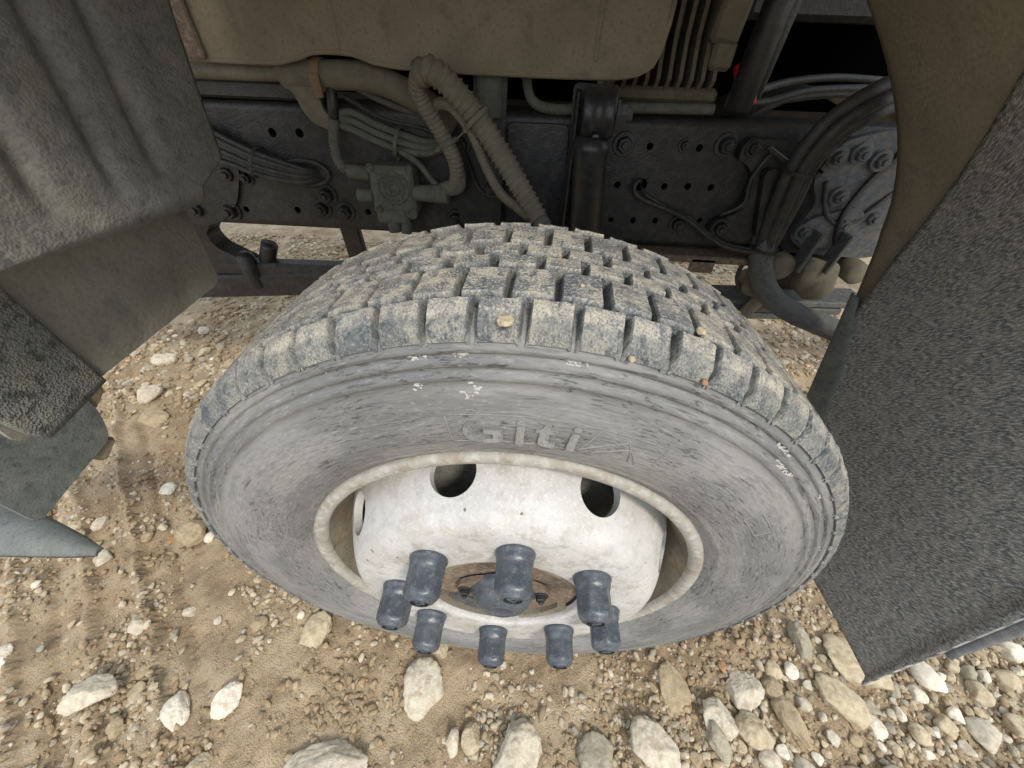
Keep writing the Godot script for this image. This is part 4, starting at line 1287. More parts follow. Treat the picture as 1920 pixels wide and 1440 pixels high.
func build_hoses():
	var st := mb(true)
	tube(st, smooth_path([Vector3(-0.75, 0.921, -0.43), Vector3(-0.50, 0.920, -0.43), Vector3(-0.40, 0.921, -0.43)], 0.02), func(_s, _a): return 0.012, 16)
	var thin := part("thin_pipe", st, M.hose_dust, null, "thin dusty pipe under the brown panel")
	st = mb(true)
	tube(st, smooth_path([Vector3(-0.412, 0.919, -0.43), Vector3(-0.35, 0.920, -0.43), Vector3(-0.282, 0.920, -0.43), Vector3(-0.232, 0.909, -0.43), Vector3(-0.185, 0.888, -0.435), Vector3(-0.14, 0.860, -0.45)], 0.01), func(_s, _a): return 0.020, 20)
	var thick := part("thick_pipe", st, M.hose_dust, null, "thick dusty coolant pipe under the brown panel")
	st = mb(false)
	lathe(st, [Vector2(0.020, -0.007), Vector2(0.0225, -0.007), Vector2(0.0225, 0.007), Vector2(0.020, 0.007)], Vector3(-0.352, 0.920, -0.43), Vector3(1, 0, 0), 28)
	box(st, Vector3(-0.352, 0.908, -0.407), Vector3(0.014, 0.032, 0.010), 0.002)
	for k in 6: box(st, Vector3(-0.352, 0.897 + k * 0.0045, -0.4015), Vector3(0.010, 0.0018, 0.002), 0.0003)
	part("hose_clamp", st, M.tan_steel, thick)
	st = mb(false)
	slab(st, rounded([Vector2(-0.422, 0.930), Vector2(-0.417, 0.905), Vector2(-0.400, 0.898), Vector2(-0.392, 0.872), Vector2(-0.380, 0.856), Vector2(-0.345, 0.842), Vector2(-0.338, 0.856), Vector2(-0.356, 0.874), Vector2(-0.362, 0.930)], 0.008), -0.424, -0.417)
	part("pipe_bracket", st, M.hose_dust, thick)
	st = mb(true)
	rod(st, Vector3(-0.337, 0.907, -0.425), Vector3(-0.343, 0.858, -0.42), 0.0085)
	part("bracket_rod", st, M.frame_paint, thick)

	# the large corrugated hose: down to the connector on the left, over the top, down to the tyre
	var pa := [Vector3(-0.160, 0.762, -0.405), Vector3(-0.136, 0.775, -0.395), Vector3(-0.129, 0.800, -0.385), Vector3(-0.133, 0.825, -0.378), Vector3(-0.150, 0.860, -0.37), Vector3(-0.165, 0.888, -0.36), Vector3(-0.174, 0.912, -0.35), Vector3(-0.166, 0.930, -0.34), Vector3(-0.149, 0.934, -0.333)]
	var pb := [Vector3(-0.166, 0.930, -0.34), Vector3(-0.149, 0.936, -0.333), Vector3(-0.127, 0.925, -0.33), Vector3(-0.102, 0.903, -0.33), Vector3(-0.076, 0.875, -0.33), Vector3(-0.042, 0.833, -0.32), Vector3(-0.016, 0.799, -0.31), Vector3(0.003, 0.775, -0.30), Vector3(0.018, 0.757, -0.29)]
	st = mb(true)
	tube(st, smooth_path(pa, 0.0013), func(s, a): return 0.0112 + 0.0019 * (1.0 - pow(absf(fposmod(s / 0.0072 + a / TAU, 1.0) * 2.0 - 1.0), 2.0)), 16)
	tube(st, smooth_path(pb, 0.0014), func(s, a): return 0.0154 + 0.0033 * pow(sin(PI * fposmod(s / 0.0098 + a / TAU, 1.0)), 9.0) - 0.0016 * smoothstep(0.19, 0.26, s), 18)
	var hose := part("corrugated_hose", st, M.hose_dust, null, "dusty spiral-ribbed hose arching down to the tyre")
	st = mb(true)
	tube(st, smooth_path([Vector3(-0.163, 0.870, -0.39), Vector3(-0.156, 0.888, -0.372), Vector3(-0.140, 0.897, -0.358), Vector3(-0.122, 0.893, -0.348), Vector3(-0.101, 0.874, -0.34), Vector3(-0.086, 0.850, -0.335), Vector3(-0.069, 0.815, -0.33), Vector3(-0.046, 0.784, -0.32), Vector3(-0.019, 0.768, -0.31), Vector3(0.002, 0.757, -0.30)], 0.0011), func(s, _a): return 0.0078 + (0.0009 * sin(s / 0.0034 * TAU) if s > 0.10 else 0.0008), 12)
	part("thin_hose", st, M.hose_dust, hose)
	st = mb(true)
	tube(st, smooth_path([Vector3(-0.158, 0.880, -0.388), Vector3(-0.146, 0.852, -0.385), Vector3(-0.132, 0.824, -0.383), Vector3(-0.120, 0.791, -0.388), Vector3(-0.127, 0.768, -0.39), Vector3(-0.161, 0.757, -0.40)], 0.0012), func(s, _a): return 0.0058 + 0.0007 * sin(s / 0.0034 * TAU), 10)
	part("thin_hose", st, M.hose_dark, hose)
	zip_tie(Vector3(-0.084, 0.884, -0.330), Vector3(0.65, -0.75, 0.05).normalized(), 0.0195, hose, M.hose_dust)
	zip_tie(Vector3(-0.137, 0.842, -0.376), Vector3(0.45, -0.9, 0.1).normalized(), 0.0165, hose, M.hose_dark)
	st = mb(true)
	tube(st, [Vector3(0.016, 0.760, -0.292), Vector3(0.027, 0.749, -0.282)], func(_s, _a): return 0.013, 14)
	for q in [[0.030, 0.752, -0.276, 0.008], [0.040, 0.744, -0.278, 0.006], [0.024, 0.741, -0.276, 0.008], [0.034, 0.740, -0.270, 0.005]]:
		lathe(st, [Vector2(0, q[3]), Vector2(q[3] * 0.8, q[3] * 0.7), Vector2(q[3], 0), Vector2(q[3] * 0.7, -q[3]), Vector2(0, -q[3])], Vector3(q[0], q[1], q[2]), Vector3(0.5, -0.3, 0.7), 12)
	part("sensor_plug", st, M.hose_dark, hose)
	st = mb(true)
	tube(st, smooth_path([Vector3(-0.132, 0.849, -0.41), Vector3(-0.113, 0.801, -0.422), Vector3(-0.099, 0.767, -0.422), Vector3(-0.080, 0.752, -0.422), Vector3(-0.050, 0.751, -0.422)], 0.006), func(_s, _a): return 0.0042, 8)
	part("thin_cable", st, M.frame_paint, hose)

	# valve block with ribbed cover and its connectors
	st = mb(false)
	box(st, Vector3(-0.255, 0.755, -0.425), Vector3(0.082, 0.085, 0.05), 0.006)
	box(st, Vector3(-0.262, 0.712, -0.420), Vector3(0.060, 0.030, 0.045), 0.005)
	var valve := part("valve_block", st, M.hose_dark, null, "dusty valve block with a ribbed cover bolted to the frame")
	st = mb(true)
	for k in 3:
		var rr := 0.010 + k * 0.009
		var pts := []
		for i in 33: pts.append(Vector3(-0.252 + cos(TAU * i / 32) * rr, 0.762 + sin(TAU * i / 32) * rr * 0.9, -0.399))
		tube(st, pts, func(s, _a): return 0.0022 + 0.0006 * sin(s * 900.0), 6, false)
	for k in 14:
		var a := TAU * k / 14
		rod(st, Vector3(-0.252 + cos(a) * 0.008, 0.762 + sin(a) * 0.008, -0.399), Vector3(-0.252 + cos(a) * 0.033, 0.762 + sin(a) * 0.03, -0.400), 0.0016, 6)
	for q in [[-0.222, 0.720, 0.010], [-0.288, 0.795, 0.007], [-0.218, 0.795, 0.007], [-0.285, 0.725, 0.007]]:
		lathe(st, [Vector2(q[2], 0), Vector2(q[2], 0.006), Vector2(q[2] * 0.75, 0.008), Vector2(q[2] * 0.7, 0.005), Vector2(0, 0.005)], Vector3(q[0], q[1], -0.401), Vector3(0, 0, 1), 16)
	part("ribbed_cover", st, M.hose_dark, valve)
	for q in [[Vector3(-0.295, 0.782, -0.41), Vector3(-0.335, 0.786, -0.41), 0.012, 0.012], [Vector3(-0.296, 0.745, -0.41), Vector3(-0.325, 0.745, -0.41), 0.011, 0.011], [Vector3(-0.215, 0.755, -0.405), Vector3(-0.150, 0.757, -0.40), 0.013, 0.017], [Vector3(-0.265, 0.70, -0.41), Vector3(-0.262, 0.682, -0.40), 0.012, 0.012], [Vector3(-0.240, 0.70, -0.41), Vector3(-0.240, 0.680, -0.40), 0.010, 0.010]]:
		st = mb(true)
		rod(st, q[0], q[1], q[2], 14, q[3])
		part("connector", st, M.hose_dark, valve)
	st = mb(true)
	tube(st, smooth_path([Vector3(-0.336, 0.786, -0.41), Vector3(-0.347, 0.800, -0.41), Vector3(-0.348, 0.830, -0.412), Vector3(-0.340, 0.862, -0.415)], 0.0015), func(s, _a): return 0.0085 + 0.0012 * sin(s / 0.005 * TAU), 12)
	part("connector_hose", st, M.hose_dark, valve)

	# bundle of cables that enters the rail through an oval grommet
	st = mb(true)
	for k in 6:
		var o := Vector3(0, -0.0085 * k + 0.018, 0.004 * (k % 2))
		tube(st, smooth_path([Vector3(-0.75, 0.852, -0.435) + o * 1.2, Vector3(-0.60, 0.820, -0.430) + o * 1.2, Vector3(-0.556, 0.806, -0.428) + o, Vector3(-0.514, 0.789, -0.428) + o * 0.9, Vector3(-0.459, 0.775, -0.430) + o * 0.7, Vector3(-0.424, 0.769, -0.436) + o * 0.45, Vector3(-0.405, 0.767, -0.47) + o * 0.3], 0.008), func(_s, _a): return 0.0052, 8)
	var bundle := part("cable_bundle", st, M.black_rubber, null, "bundle of black cables entering the frame rail")
	st = mb(true)
	var ov := []
	for i in 33: ov.append(Vector3(-0.436 + cos(TAU * i / 32) * 0.046, 0.769 + sin(TAU * i / 32) * 0.021, -0.447))
	tube(st, ov, func(_s, _a): return 0.0048, 8, false)
	part("grommet", st, M.black_rubber, bundle)
	zip_tie(Vector3(-0.510, 0.789, -0.427), Vector3(0.9, -0.35, 0).normalized(), 0.026, bundle, M.black_rubber, false)
	st = mb(true)
	for k in 3:
		var o := Vector3(0, 0.012 * k, -0.004 * k)
		tube(st, smooth_path([Vector3(-0.345, 0.855, -0.422) + o * 0.4, Vector3(-0.318, 0.847, -0.428) + o, Vector3(-0.283, 0.832, -0.43) + o, Vector3(-0.238, 0.818, -0.43) + o, Vector3(-0.190, 0.815, -0.43) + o * 0.7, Vector3(-0.155, 0.824, -0.44) + o * 0.5], 0.008), func(_s, _a): return 0.0062, 8)
	tube(st, smooth_path([Vector3(-0.238, 0.818, -0.425), Vector3(-0.205, 0.800, -0.42), Vector3(-0.180, 0.775, -0.41), Vector3(-0.155, 0.755, -0.405)], 0.008), func(_s, _a): return 0.0055, 8)
	var br := part("branch_cables", st, M.hose_dark, null, "cables branching from the pipe bracket to the hose")
	zip_tie(Vector3(-0.240, 0.830, -0.43), Vector3(0.95, -0.25, 0).normalized(), 0.022, br, M.hose_dark, true)

	for q in [[[Vector3(-0.30, 0.905, -0.44), Vector3(-0.24, 0.880, -0.45), Vector3(-0.17, 0.868, -0.455), Vector3(-0.10, 0.872, -0.45)], 0.006, "hose_dark"], [[Vector3(-0.33, 0.89, -0.455), Vector3(-0.27, 0.862, -0.452), Vector3(-0.20, 0.850, -0.452), Vector3(-0.14, 0.835, -0.44)], 0.0045, "black_rubber"], [[Vector3(-0.02, 0.95, -0.47), Vector3(-0.01, 0.90, -0.46), Vector3(0.03, 0.885, -0.455), Vector3(0.12, 0.890, -0.46), Vector3(0.30, 0.893, -0.465)], 0.008, "hose_dark"], [[Vector3(0.36, 0.90, -0.49), Vector3(0.41, 0.905, -0.51), Vector3(0.48, 0.92, -0.53), Vector3(0.60, 0.925, -0.56)], 0.006, "black_rubber"], [[Vector3(0.52, 0.80, -0.43), Vector3(0.55, 0.745, -0.425), Vector3(0.60, 0.735, -0.425), Vector3(0.66, 0.80, -0.44)], 0.0045, "black_rubber"], [[Vector3(0.62, 0.85, -0.43), Vector3(0.59, 0.80, -0.428), Vector3(0.575, 0.74, -0.42), Vector3(0.60, 0.68, -0.42)], 0.0055, "frame_paint"], [[Vector3(0.40, 0.84, -0.42), Vector3(0.385, 0.80, -0.418), Vector3(0.39, 0.76, -0.42), Vector3(0.36, 0.735, -0.43)], 0.0035, "black_rubber"]]:
		st = mb(true)
		tube(st, smooth_path(q[0], 0.008), func(_s, _a): return q[1], 10)
		part("brake_hose", st, M[q[2]])

	# heavy black hoses bent over the right end of the rail
	st = mb(true)
	var path := [Vector3(0.62, 0.955, -0.40), Vector3(0.53, 0.935, -0.372), Vector3(0.483, 0.915, -0.362), Vector3(0.452, 0.884, -0.366), Vector3(0.441, 0.833, -0.378), Vector3(0.447, 0.774, -0.388), Vector3(0.454, 0.715, -0.398), Vector3(0.457, 0.676, -0.402)]
	for k in 3:
		var pp := []
		for i in path.size():
			var d: Vector3 = path[mini(i + 1, path.size() - 1)] - path[maxi(i - 1, 0)]
			var nrm := Vector3(-d.y, d.x, 0).normalized()
			pp.append(path[i] + nrm * (k - 1) * (0.0165 if i < 6 else 0.013) + Vector3(0, 0, -0.006 * absi(k - 1)))
		tube(st, smooth_path(pp, 0.008), func(_s, _a): return 0.0098, 14)
	var heavy := part("heavy_hoses", st, M.black_rubber, null, "three thick black hoses bending down beside the mudflap")
	zip_tie(Vector3(0.441, 0.826, -0.381), Vector3(0.05, -1, -0.1).normalized(), 0.029, heavy, M.frame_paint, false)
	zip_tie(Vector3(0.456, 0.690, -0.401), Vector3(0.1, -1, -0.1).normalized(), 0.026, heavy, M.frame_paint, false)
	st = mb(false)
	box(st, Vector3(0.412, 0.838, -0.398), Vector3(0.07, 0.008, 0.008), 0.002, Basis(Vector3(0, 0, 1), -0.45))
	part("hose_stay", st, M.frame_paint, heavy)
	# bent grey pipe
	st = mb(true)
	tube(st, smooth_path([Vector3(0.452, 0.715, -0.418), Vector3(0.456, 0.676, -0.41), Vector3(0.474, 0.631, -0.405), Vector3(0.507, 0.592, -0.39), Vector3(0.556, 0.570, -0.37), Vector3(0.61, 0.562, -0.335), Vector3(0.69, 0.552, -0.27)], 0.01), func(_s, _a): return 0.0215, 20)
	part("bent_pipe", st, M.grey_casting, null, "bent grey-blue pipe with peeling dust beside the mudflap")
	# thin cable that leaves the rail by the large hole
	st = mb(true)
	tube(st, smooth_path([Vector3(0.2055, 0.776, -0.47), Vector3(0.203, 0.783, -0.448), Vector3(0.196, 0.785, -0.438), Vector3(0.190, 0.776, -0.434), Vector3(0.196, 0.764, -0.430), Vector3(0.218, 0.754, -0.425), Vector3(0.255, 0.744, -0.42), Vector3(0.300, 0.727, -0.42), Vector3(0.347, 0.700, -0.412), Vector3(0.389, 0.684, -0.405), Vector3(0.445, 0.679, -0.40)], 0.006), func(_s, _a): return 0.0042, 8)
	tube(st, smooth_path([Vector3(0.209, 0.772, -0.47), Vector3(0.212, 0.765, -0.44), Vector3(0.235, 0.754, -0.43), Vector3(0.262, 0.744, -0.424), Vector3(0.302, 0.730, -0.424), Vector3(0.345, 0.705, -0.417), Vector3(0.389, 0.688, -0.41), Vector3(0.445, 0.683, -0.405)], 0.006), func(_s, _a): return 0.0032, 8)
	part("wheel_sensor_cable", st, M.black_rubber, null, "thin black cable looping out of a hole in the frame")

# ------------------------------------------------------------------ stones

func icosphere(sub: int) -> Array:
	if ico.has(sub): return ico[sub]
	var t := (1.0 + sqrt(5.0)) / 2.0
	var v: Array[Vector3] = []
	for p in [[-1, t, 0], [1, t, 0], [-1, -t, 0], [1, -t, 0], [0, -1, t], [0, 1, t], [0, -1, -t], [0, 1, -t], [t, 0, -1], [t, 0, 1], [-t, 0, -1], [-t, 0, 1]]:
		v.append(Vector3(p[0], p[1], p[2]).normalized())
	var f := [[0, 11, 5], [0, 5, 1], [0, 1, 7], [0, 7, 10], [0, 10, 11], [1, 5, 9], [5, 11, 4], [11, 10, 2], [10, 7, 6], [7, 1, 8], [3, 9, 4], [3, 4, 2], [3, 2, 6], [3, 6, 8], [3, 8, 9], [4, 9, 5], [2, 4, 11], [6, 2, 10], [8, 6, 7], [9, 8, 1]]
	for s in sub:
		var cache := {}
		var nf := []
		for q in f:
			var m := []
			for e in [[q[0], q[1]], [q[1], q[2]], [q[2], q[0]]]:
				var key := Vector2i(mini(e[0], e[1]), maxi(e[0], e[1]))
				if not cache.has(key):
					v.append(((v[e[0]] + v[e[1]]) * 0.5).normalized())
					cache[key] = v.size() - 1
				m.append(cache[key])
			nf.append_array([[q[0], m[0], m[2]], [q[1], m[1], m[0]], [q[2], m[2], m[1]], [m[0], m[1], m[2]]])
		f = nf
	ico[sub] = [v, f]
	return ico[sub]

func rock(sd: int, sub: int, planes: int, round_: float) -> ArrayMesh:
	var r := RandomNumberGenerator.new()
	r.seed = sd * 77 + 5
	var n := FastNoiseLite.new()
	n.seed = sd
	n.frequency = 1.3
	n.fractal_octaves = 4
	var ps := []
	for k in planes:
		var d := Vector3(r.randfn(), r.randfn(), r.randfn()).normalized()
		ps.append([d, r.randf_range(0.62, 1.0)])
	var base := icosphere(sub)
	var vs: Array[Vector3] = []
	for d in base[0]:
		var s := 0.0
		for p in ps:
			var c: float = p[0].dot(d)
			if c > 0.05: s += pow(c / p[1], round_)
		var q: float = pow(s + 0.15, -1.0 / round_)
		q = minf(q, 1.14) * (1.0 + 0.10 * n.get_noise_3dv(d * 1.2) + 0.07 * n.get_noise_3dv(d * 4.0 + Vector3(9, 0, 0)))
		vs.append(d * q)
	var st := mb(true)
	for f in base[1]: tri(st, vs[f[0]], vs[f[1]], vs[f[2]], vs[f[0]] + vs[f[1]] + vs[f[2]])
	return mesh_of(st)

var placed := []
var loose := []            # small stones that are named by the larger stone they lie nearest to
const HANDLES := ["large cream stone below the nut caps", "upright tan stone by the tyre", "wide cream stone at lower left", "whitish stone at lower left", "knobbly whitish stone", "white stone at the left edge", "widest flat rock", "lumpy bottom rock", "grey angular bottom stone", "big cream block", "three-cornered cream stone", "rounded brown stone", "flat round brown stone", "blocky brown stone", "small white stone by the blocky one", "round whitish stone far left", "pale oval stone", "half buried brown stone", "bright white stone", "pinkish stone by the nut cap", "pale stone heading the rubble", "greyish oval stone", "knobbly tan stone", "grey stone at the flap edge", "tan slab under the flap", "long leaning tan stone", "bluish white stone", "elongated brown stone", "chunky tan stone", "small upright pale stone", "oval tan stone at the bottom edge", "tiny reddish stone", "brick red chip", "reddish chip"]

func name_loose(anchors: Array):
	var sets := {}
	for o in loose:
		var best := 0
		var bd := 1e9
		for k in anchors.size():
			var d := Vector2(o.position.x - anchors[k][0], o.position.z - anchors[k][1]).length()
			if d < bd:
				bd = d
				best = k
		var dx: float = o.position.x - anchors[best][0]
		var dz: float = o.position.z - anchors[best][1]
		var side := ("right of" if dx > 0 else "left of") if absf(dx) > absf(dz) else ("in front of" if dz > 0 else "behind")
		var key: String = "%s %s the %s" % [o.get_meta("label"), side, HANDLES[best]]
		if not sets.has(key): sets[key] = []
		sets[key].append([bd, o])
	var order := ["nearest", "second", "third", "fourth", "fifth", "sixth", "seventh", "eighth", "ninth", "tenth", "eleventh", "twelfth", "thirteenth", "fourteenth", "fifteenth", "sixteenth", "seventeenth", "eighteenth", "nineteenth", "twentieth", "twenty-first", "twenty-second", "twenty-third", "twenty-fourth", "twenty-fifth"]
	for key in sets:
		var l: Array = sets[key]
		l.sort_custom(func(p, q): return p[0] < q[0])
		for k in l.size():
			l[k][1].set_meta("label", key if l.size() == 1 else "%s %s" % [order[k] if k < 25 else "outlying", key])

func stone(called: String, label: String, group: String, x: float, z: float, size: Vector3, turn: float, m: String, mesh: ArrayMesh, sink := 0.3, cat := "stone") -> MeshInstance3D:
	var o := put(called, mesh, M[m], self, label)
	o.set_meta("category", cat)
	if group: o.set_meta("group", group)
	var b := Basis(Vector3(0, 1, 0), turn) * Basis(Vector3(1, 0, 0), rng.randf_range(-0.2, 0.2)) * Basis.from_scale(size * 0.5)
	o.transform = Transform3D(b, Vector3(x, ground_height(x, z) + size.y * (0.5 - sink), z))
	placed.append(Vector3(x, z, maxf(size.x, size.z) * 0.5))
	return o

func build_stones():
	for k in 8: rocks_fine.append(rock(100 + k, 4, 12, 40.0))
	for k in 10: rocks_mid.append(rock(200 + k, 3, 11, 30.0))
	for k in 12: rocks_small.append(rock(300 + k, 2, 12, 8.0))
	# stones that can be told apart: x, z, size, turn, material, label
	var big := [
		[-0.150, 0.195, Vector3(0.078, 0.055, 0.098), 0.2, "cream_stone", "large cream stone lying clear in the soil below the second nut cap"],
		[-0.402, 0.115, Vector3(0.054, 0.045, 0.080), -0.3, "tan_stone", "upright tan stone close to the lower left edge of the tyre"],
		[-0.760, 0.250, Vector3(0.092, 0.05, 0.062), 0.3, "cream_stone", "wide cream stone at the lower left of the picture"],
		[-0.597, 0.262, Vector3(0.056, 0.045, 0.066), 0.6, "white_stone", "whitish stone between the wide cream stone and the small knobbly one"],
		[-0.514, 0.242, Vector3(0.044, 0.04, 0.062), -0.5, "white_stone", "small knobbly whitish stone above the half buried flat rock"],
		[-0.995, 0.215, Vector3(0.05, 0.035, 0.06), 0.5, "white_stone", "white angular stone at the left edge of the picture"],
		[-0.290, 0.318, Vector3(0.155, 0.05, 0.085), 0.25, "cream_stone", "widest flat pale rock half buried at the bottom edge"],
		[0.038, 0.275, Vector3(0.085, 0.05, 0.10), -0.4, "cream_stone", "pale lumpy rock at the middle of the bottom edge"],
		[0.188, 0.270, Vector3(0.066, 0.045, 0.07), 0.9, "grey_stone", "grey angular stone at the bottom edge left of a big cream block"],
		[0.285, 0.252, Vector3(0.095, 0.06, 0.075), -0.7, "cream_stone", "big cream block at the bottom edge, right of the grey angular stone"],
		[0.484, 0.154, Vector3(0.078, 0.05, 0.072), 0.4, "cream_stone", "cream three-cornered stone in front of the mudflap's lower corner"],
		[0.548, 0.150, Vector3(0.046, 0.04, 0.048), 0.2, "brown_stone", "rounded brown stone just right of the three-cornered cream stone"],
		[0.345, 0.165, Vector3(0.060, 0.03, 0.09), 0.1, "brown_stone", "flat round brown stone set into the soil right of the nut caps"],
		[-0.810, -0.075, Vector3(0.078, 0.06, 0.066), 0.5, "brown_stone", "blocky brown stone beside the left edge of the tyre"],
		[-0.760, -0.072, Vector3(0.024, 0.022, 0.034), 0.1, "white_stone", "small white stone touching the blocky brown one"],
		[-1.282, -0.534, Vector3(0.082, 0.06, 0.070), 0.6, "cream_stone", "round whitish stone far left under the splash sheet"],
		[-1.374, -0.725, Vector3(0.085, 0.05, 0.062), 0.1, "cream_stone", "pale oval stone highest of those left of the tyre"],
		[-1.185, -0.430, Vector3(0.100, 0.04, 0.075), -0.3, "brown_stone", "half buried brown stone below the round whitish one"],
		[-1.510, -0.577, Vector3(0.060, 0.035, 0.045), 0.4, "white_stone", "bright white stone by the corner of the splash sheet"],
		[-0.137, 0.118, Vector3(0.050, 0.035, 0.055), 0.7, "tan_stone", "pinkish tan stone peeping out behind a lower nut cap"],
		[0.418, 0.205, Vector3(0.066, 0.05, 0.064), -0.2, "cream_stone", "pale rounded stone at the head of the rubble on the right"],
		[0.405, 0.232, Vector3(0.042, 0.04, 0.060), 0.3, "grey_stone", "greyish oval stone in front of the pale rounded stone"],
		[0.482, 0.215, Vector3(0.065, 0.045, 0.055), -0.5, "tan_stone", "knobbly tan stone in the middle of the rubble"],
		[0.640, 0.058, Vector3(0.042, 0.04, 0.070), 0.1, "grey_stone", "grey oval stone standing by the edge of the mudflap"],
		[0.735, 0.092, Vector3(0.125, 0.05, 0.090), -0.5, "tan_stone", "large tan slab under the lowest corner of the mudflap"],
		[0.668, 0.158, Vector3(0.095, 0.05, 0.066), -0.7, "tan_stone", "long tan stone leaning beside the tan slab"],
		[0.722, 0.192, Vector3(0.036, 0.03, 0.05), 0.5, "white_stone", "bluish white stone among the rubble on the right"],
		[0.560, 0.195, Vector3(0.05, 0.045, 0.085), 0.4, "brown_stone", "brown elongated stone in the rubble next to the knobbly tan one"],
		[-0.045, 0.262, Vector3(0.038, 0.035, 0.048), -0.2, "tan_stone", "tan chunky stone between the flat rock and the lumpy rock"],
		[-0.078, 0.268, Vector3(0.028, 0.03, 0.040), 0.1, "cream_stone", "small upright pale stone left of the tan chunky stone"],
		[-0.505, 0.335, Vector3(0.040, 0.03, 0.055), -0.4, "tan_stone", "oval tan stone at the bottom edge left of the widest rock"],
		[-0.300, 0.045, Vector3(0.030, 0.025, 0.03), 0.3, "red_stone", "tiny reddish stone near the bottom of the tyre"],
		[0.455, 0.118, Vector3(0.018, 0.015, 0.02), 0.3, "red_stone", "tiny brick red chip in front of the mudflap"],
		[-0.86, -0.06, Vector3(0.024, 0.018, 0.026), 0.9, "red_stone", "reddish chip left of the blocky brown stone"],
	]
	for k in big.size():
		var s: Array = big[k]
		stone("stone", s[5], "", s[0], s[1], s[2], s[3], s[4], rocks_fine[(k * 3 + 1) % 8], 0.34)
	var mats := ["cream_stone", "tan_stone", "brown_stone", "grey_stone", "cream_stone", "white_stone", "tan_stone"]
	# rubble on the right
	var count := 0
	var tries := 0
	while count < 290 and tries < 14000:
		tries += 1
		var x := rng.randf_range(0.20, 1.30)
		var z := rng.randf_range(0.02, 0.36)
		if z < 0.30 - (x - 0.20) * 0.52: continue
		var s := 0.015 + 0.038 * pow(rng.randf(), 1.9)
		if not clear_spot(x, z, s * 0.42): continue
		var mm: String = mats[rng.randi() % 7]
		loose.append(stone("rubble_stone", "%s %s rubble stone" % ["large" if s > 0.036 else "mid-sized" if s > 0.024 else "small", mm.trim_suffix("_stone")], "rubble stones at the lower right", x, z, Vector3(s * rng.randf_range(0.8, 1.3), s * rng.randf_range(0.6, 0.9), s), rng.randf() * TAU, mm, rocks_mid[rng.randi() % 10], 0.26))
		count += 1
	# loose stones elsewhere
	count = 0
	tries = 0
	while count < 240 and tries < 12000:
		tries += 1
		var x := rng.randf_range(-1.7, 0.75)
		var z := rng.randf_range(-0.95, 0.40)
		if x > -0.35 and z < 0.08: continue
		if hn2.get_noise_2d(x * 0.35 + 3.0, z * 0.35) < -0.05: continue
		var s := 0.010 + 0.028 * pow(rng.randf(), 2.2) * (1.0 + maxf(0.0, -z) * 0.8)
		if not clear_spot(x, z, s * 0.7): continue
		var mm: String = mats[rng.randi() % 7]
		loose.append(stone("small_stone", "%s %s pebble" % ["bigger" if s > 0.024 else "small" if s > 0.015 else "tiny", mm.trim_suffix("_stone")], "small stones scattered on the soil", x, z, Vector3(s * rng.randf_range(0.8, 1.35), s * rng.randf_range(0.5, 0.8), s), rng.randf() * TAU, mm, rocks_mid[rng.randi() % 10], 0.32))
		count += 1
	name_loose(big)
	# pebbles held by the tread
	for p in [[90.8, 0.415, 0.118, 0.020, 0.026, "tan_stone", "largest tan pebble, stuck in a shoulder groove at the top of the tyre"], [85.3, 0.4195, 0.026, 0.015, 0.015, "red_stone", "orange-brown pebble wedged between the middle tread blocks"], [69.2, 0.420, 0.082, 0.014, 0.018, "tan_stone", "ochre pebble stuck on the right half of the tread"], [77.5, 0.402, 0.124, 0.008, 0.010, "tan_stone", "small ochre pebble at the shoulder under the tread"], [68.8, 0.402, 0.124, 0.009, 0.011, "red_stone", "small orange pebble low on the right shoulder of the tyre"], [83.0, 0.4225, 0.068, 0.007, 0.008, "tan_stone", "tiny pebble on top of a tread block of the second row"]]:
		var a := deg_to_rad(p[0])
		var o := put("pebble", rocks_mid[int(p[0]) % 10], M[p[5]], self, p[6])
		o.set_meta("category", "pebble")
		o.transform = Transform3D(Basis(Vector3(0, 0, 1), a - PI / 2) * Basis.from_scale(Vector3(p[3], p[3] * 0.8, p[4]) * 0.30), HUB + Vector3(cos(a) * p[1], sin(a) * p[1], p[2]))
	# grit and gravel that nobody could count
	gravel("gravel", "fine pale gravel and grit strewn over the soil", 26000, 0.0026, 0.0105, false)
	gravel("soil_crumbs", "crumbs and clods of brown soil between the stones", 24000, 0.003, 0.011, true)

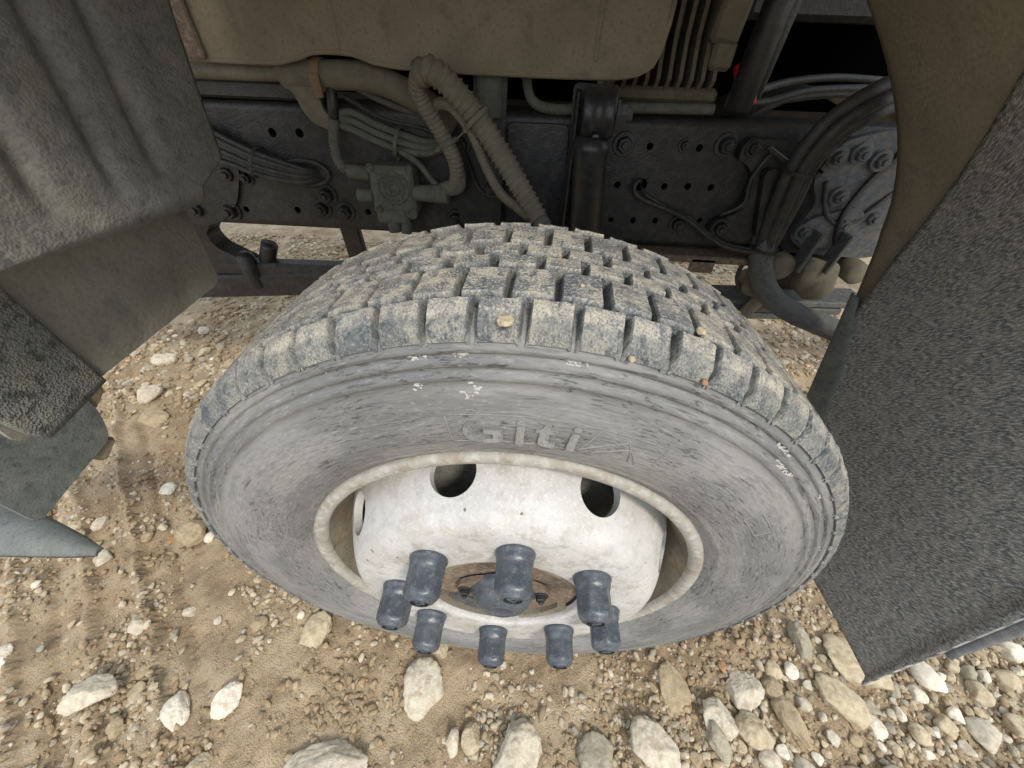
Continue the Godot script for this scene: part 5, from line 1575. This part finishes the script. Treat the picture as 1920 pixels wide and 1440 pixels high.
func clear_spot(x: float, z: float, r: float) -> bool:
	for p in placed:
		if absf(p.x - x) < p.z + r and absf(p.y - z) < p.z + r:
			if Vector2(p.x - x, p.y - z).length() < (p.z + r) * 0.88: return false
	return true

func gravel(called: String, label: String, n: int, smin: float, smax: float, soil: bool):
	var kinds := 4
	var all := Node3D.new()
	all.name = called
	add_child(all)
	all.set_meta("label", label)
	all.set_meta("category", "gravel" if not soil else "soil crumbs")
	all.set_meta("kind", "stuff")
	for k in kinds:
		var mm := MultiMesh.new()
		mm.transform_format = MultiMesh.TRANSFORM_3D
		mm.use_colors = true
		mm.mesh = rocks_small[k + (4 if soil else 0)]
		mm.instance_count = n / kinds
		for i in n / kinds:
			var x := 0.0
			var z := 0.0
			for t in 12:
				x = rng.randf_range(-1.9, 1.6)
				z = 0.42 - 2.4 * pow(rng.randf(), 1.9)
				var d := 0.5 + 1.3 * hn2.get_noise_2d(x * 0.4 + (20.0 if soil else 0.0), z * 0.4) + 0.5 * hn1.get_noise_2d(x * 3.0, z * 3.0) + (0.5 if x > 0.2 and z > 0.0 else 0.0)
				if rng.randf() < d * d: break
			var s := smin + (smax - smin) * pow(rng.randf(), 2.6)
			if z < -0.5: s *= 1.7
			var b := Basis.from_euler(Vector3(rng.randf() * 0.6, rng.randf() * TAU, rng.randf() * 0.6)) * Basis.from_scale(Vector3(rng.randf_range(0.7, 1.5), rng.randf_range(0.5, 0.9), 1.0) * s * 0.75)
			mm.set_instance_transform(i, Transform3D(b, Vector3(x, ground_height(x, z) + s * 0.18, z)))
			var c: Color
			if soil: c = Color(0.64, 0.54, 0.42) * rng.randf_range(0.8, 1.12)
			else:
				var t := rng.randf()
				c = Color(1.0, 0.96, 0.9) if t < 0.45 else Color(0.82, 0.74, 0.62) if t < 0.82 else Color(0.74, 0.75, 0.76) if t < 0.99 else Color(0.80, 0.48, 0.34)
				c = c * rng.randf_range(0.75, 1.1)
			mm.set_instance_color(i, c)
		var o := MultiMeshInstance3D.new()
		o.name = "grit" if not soil else "crumb"
		o.multimesh = mm
		o.material_override = M.gravel
		o.set_meta("kind", "stuff")
		all.add_child(o, true)
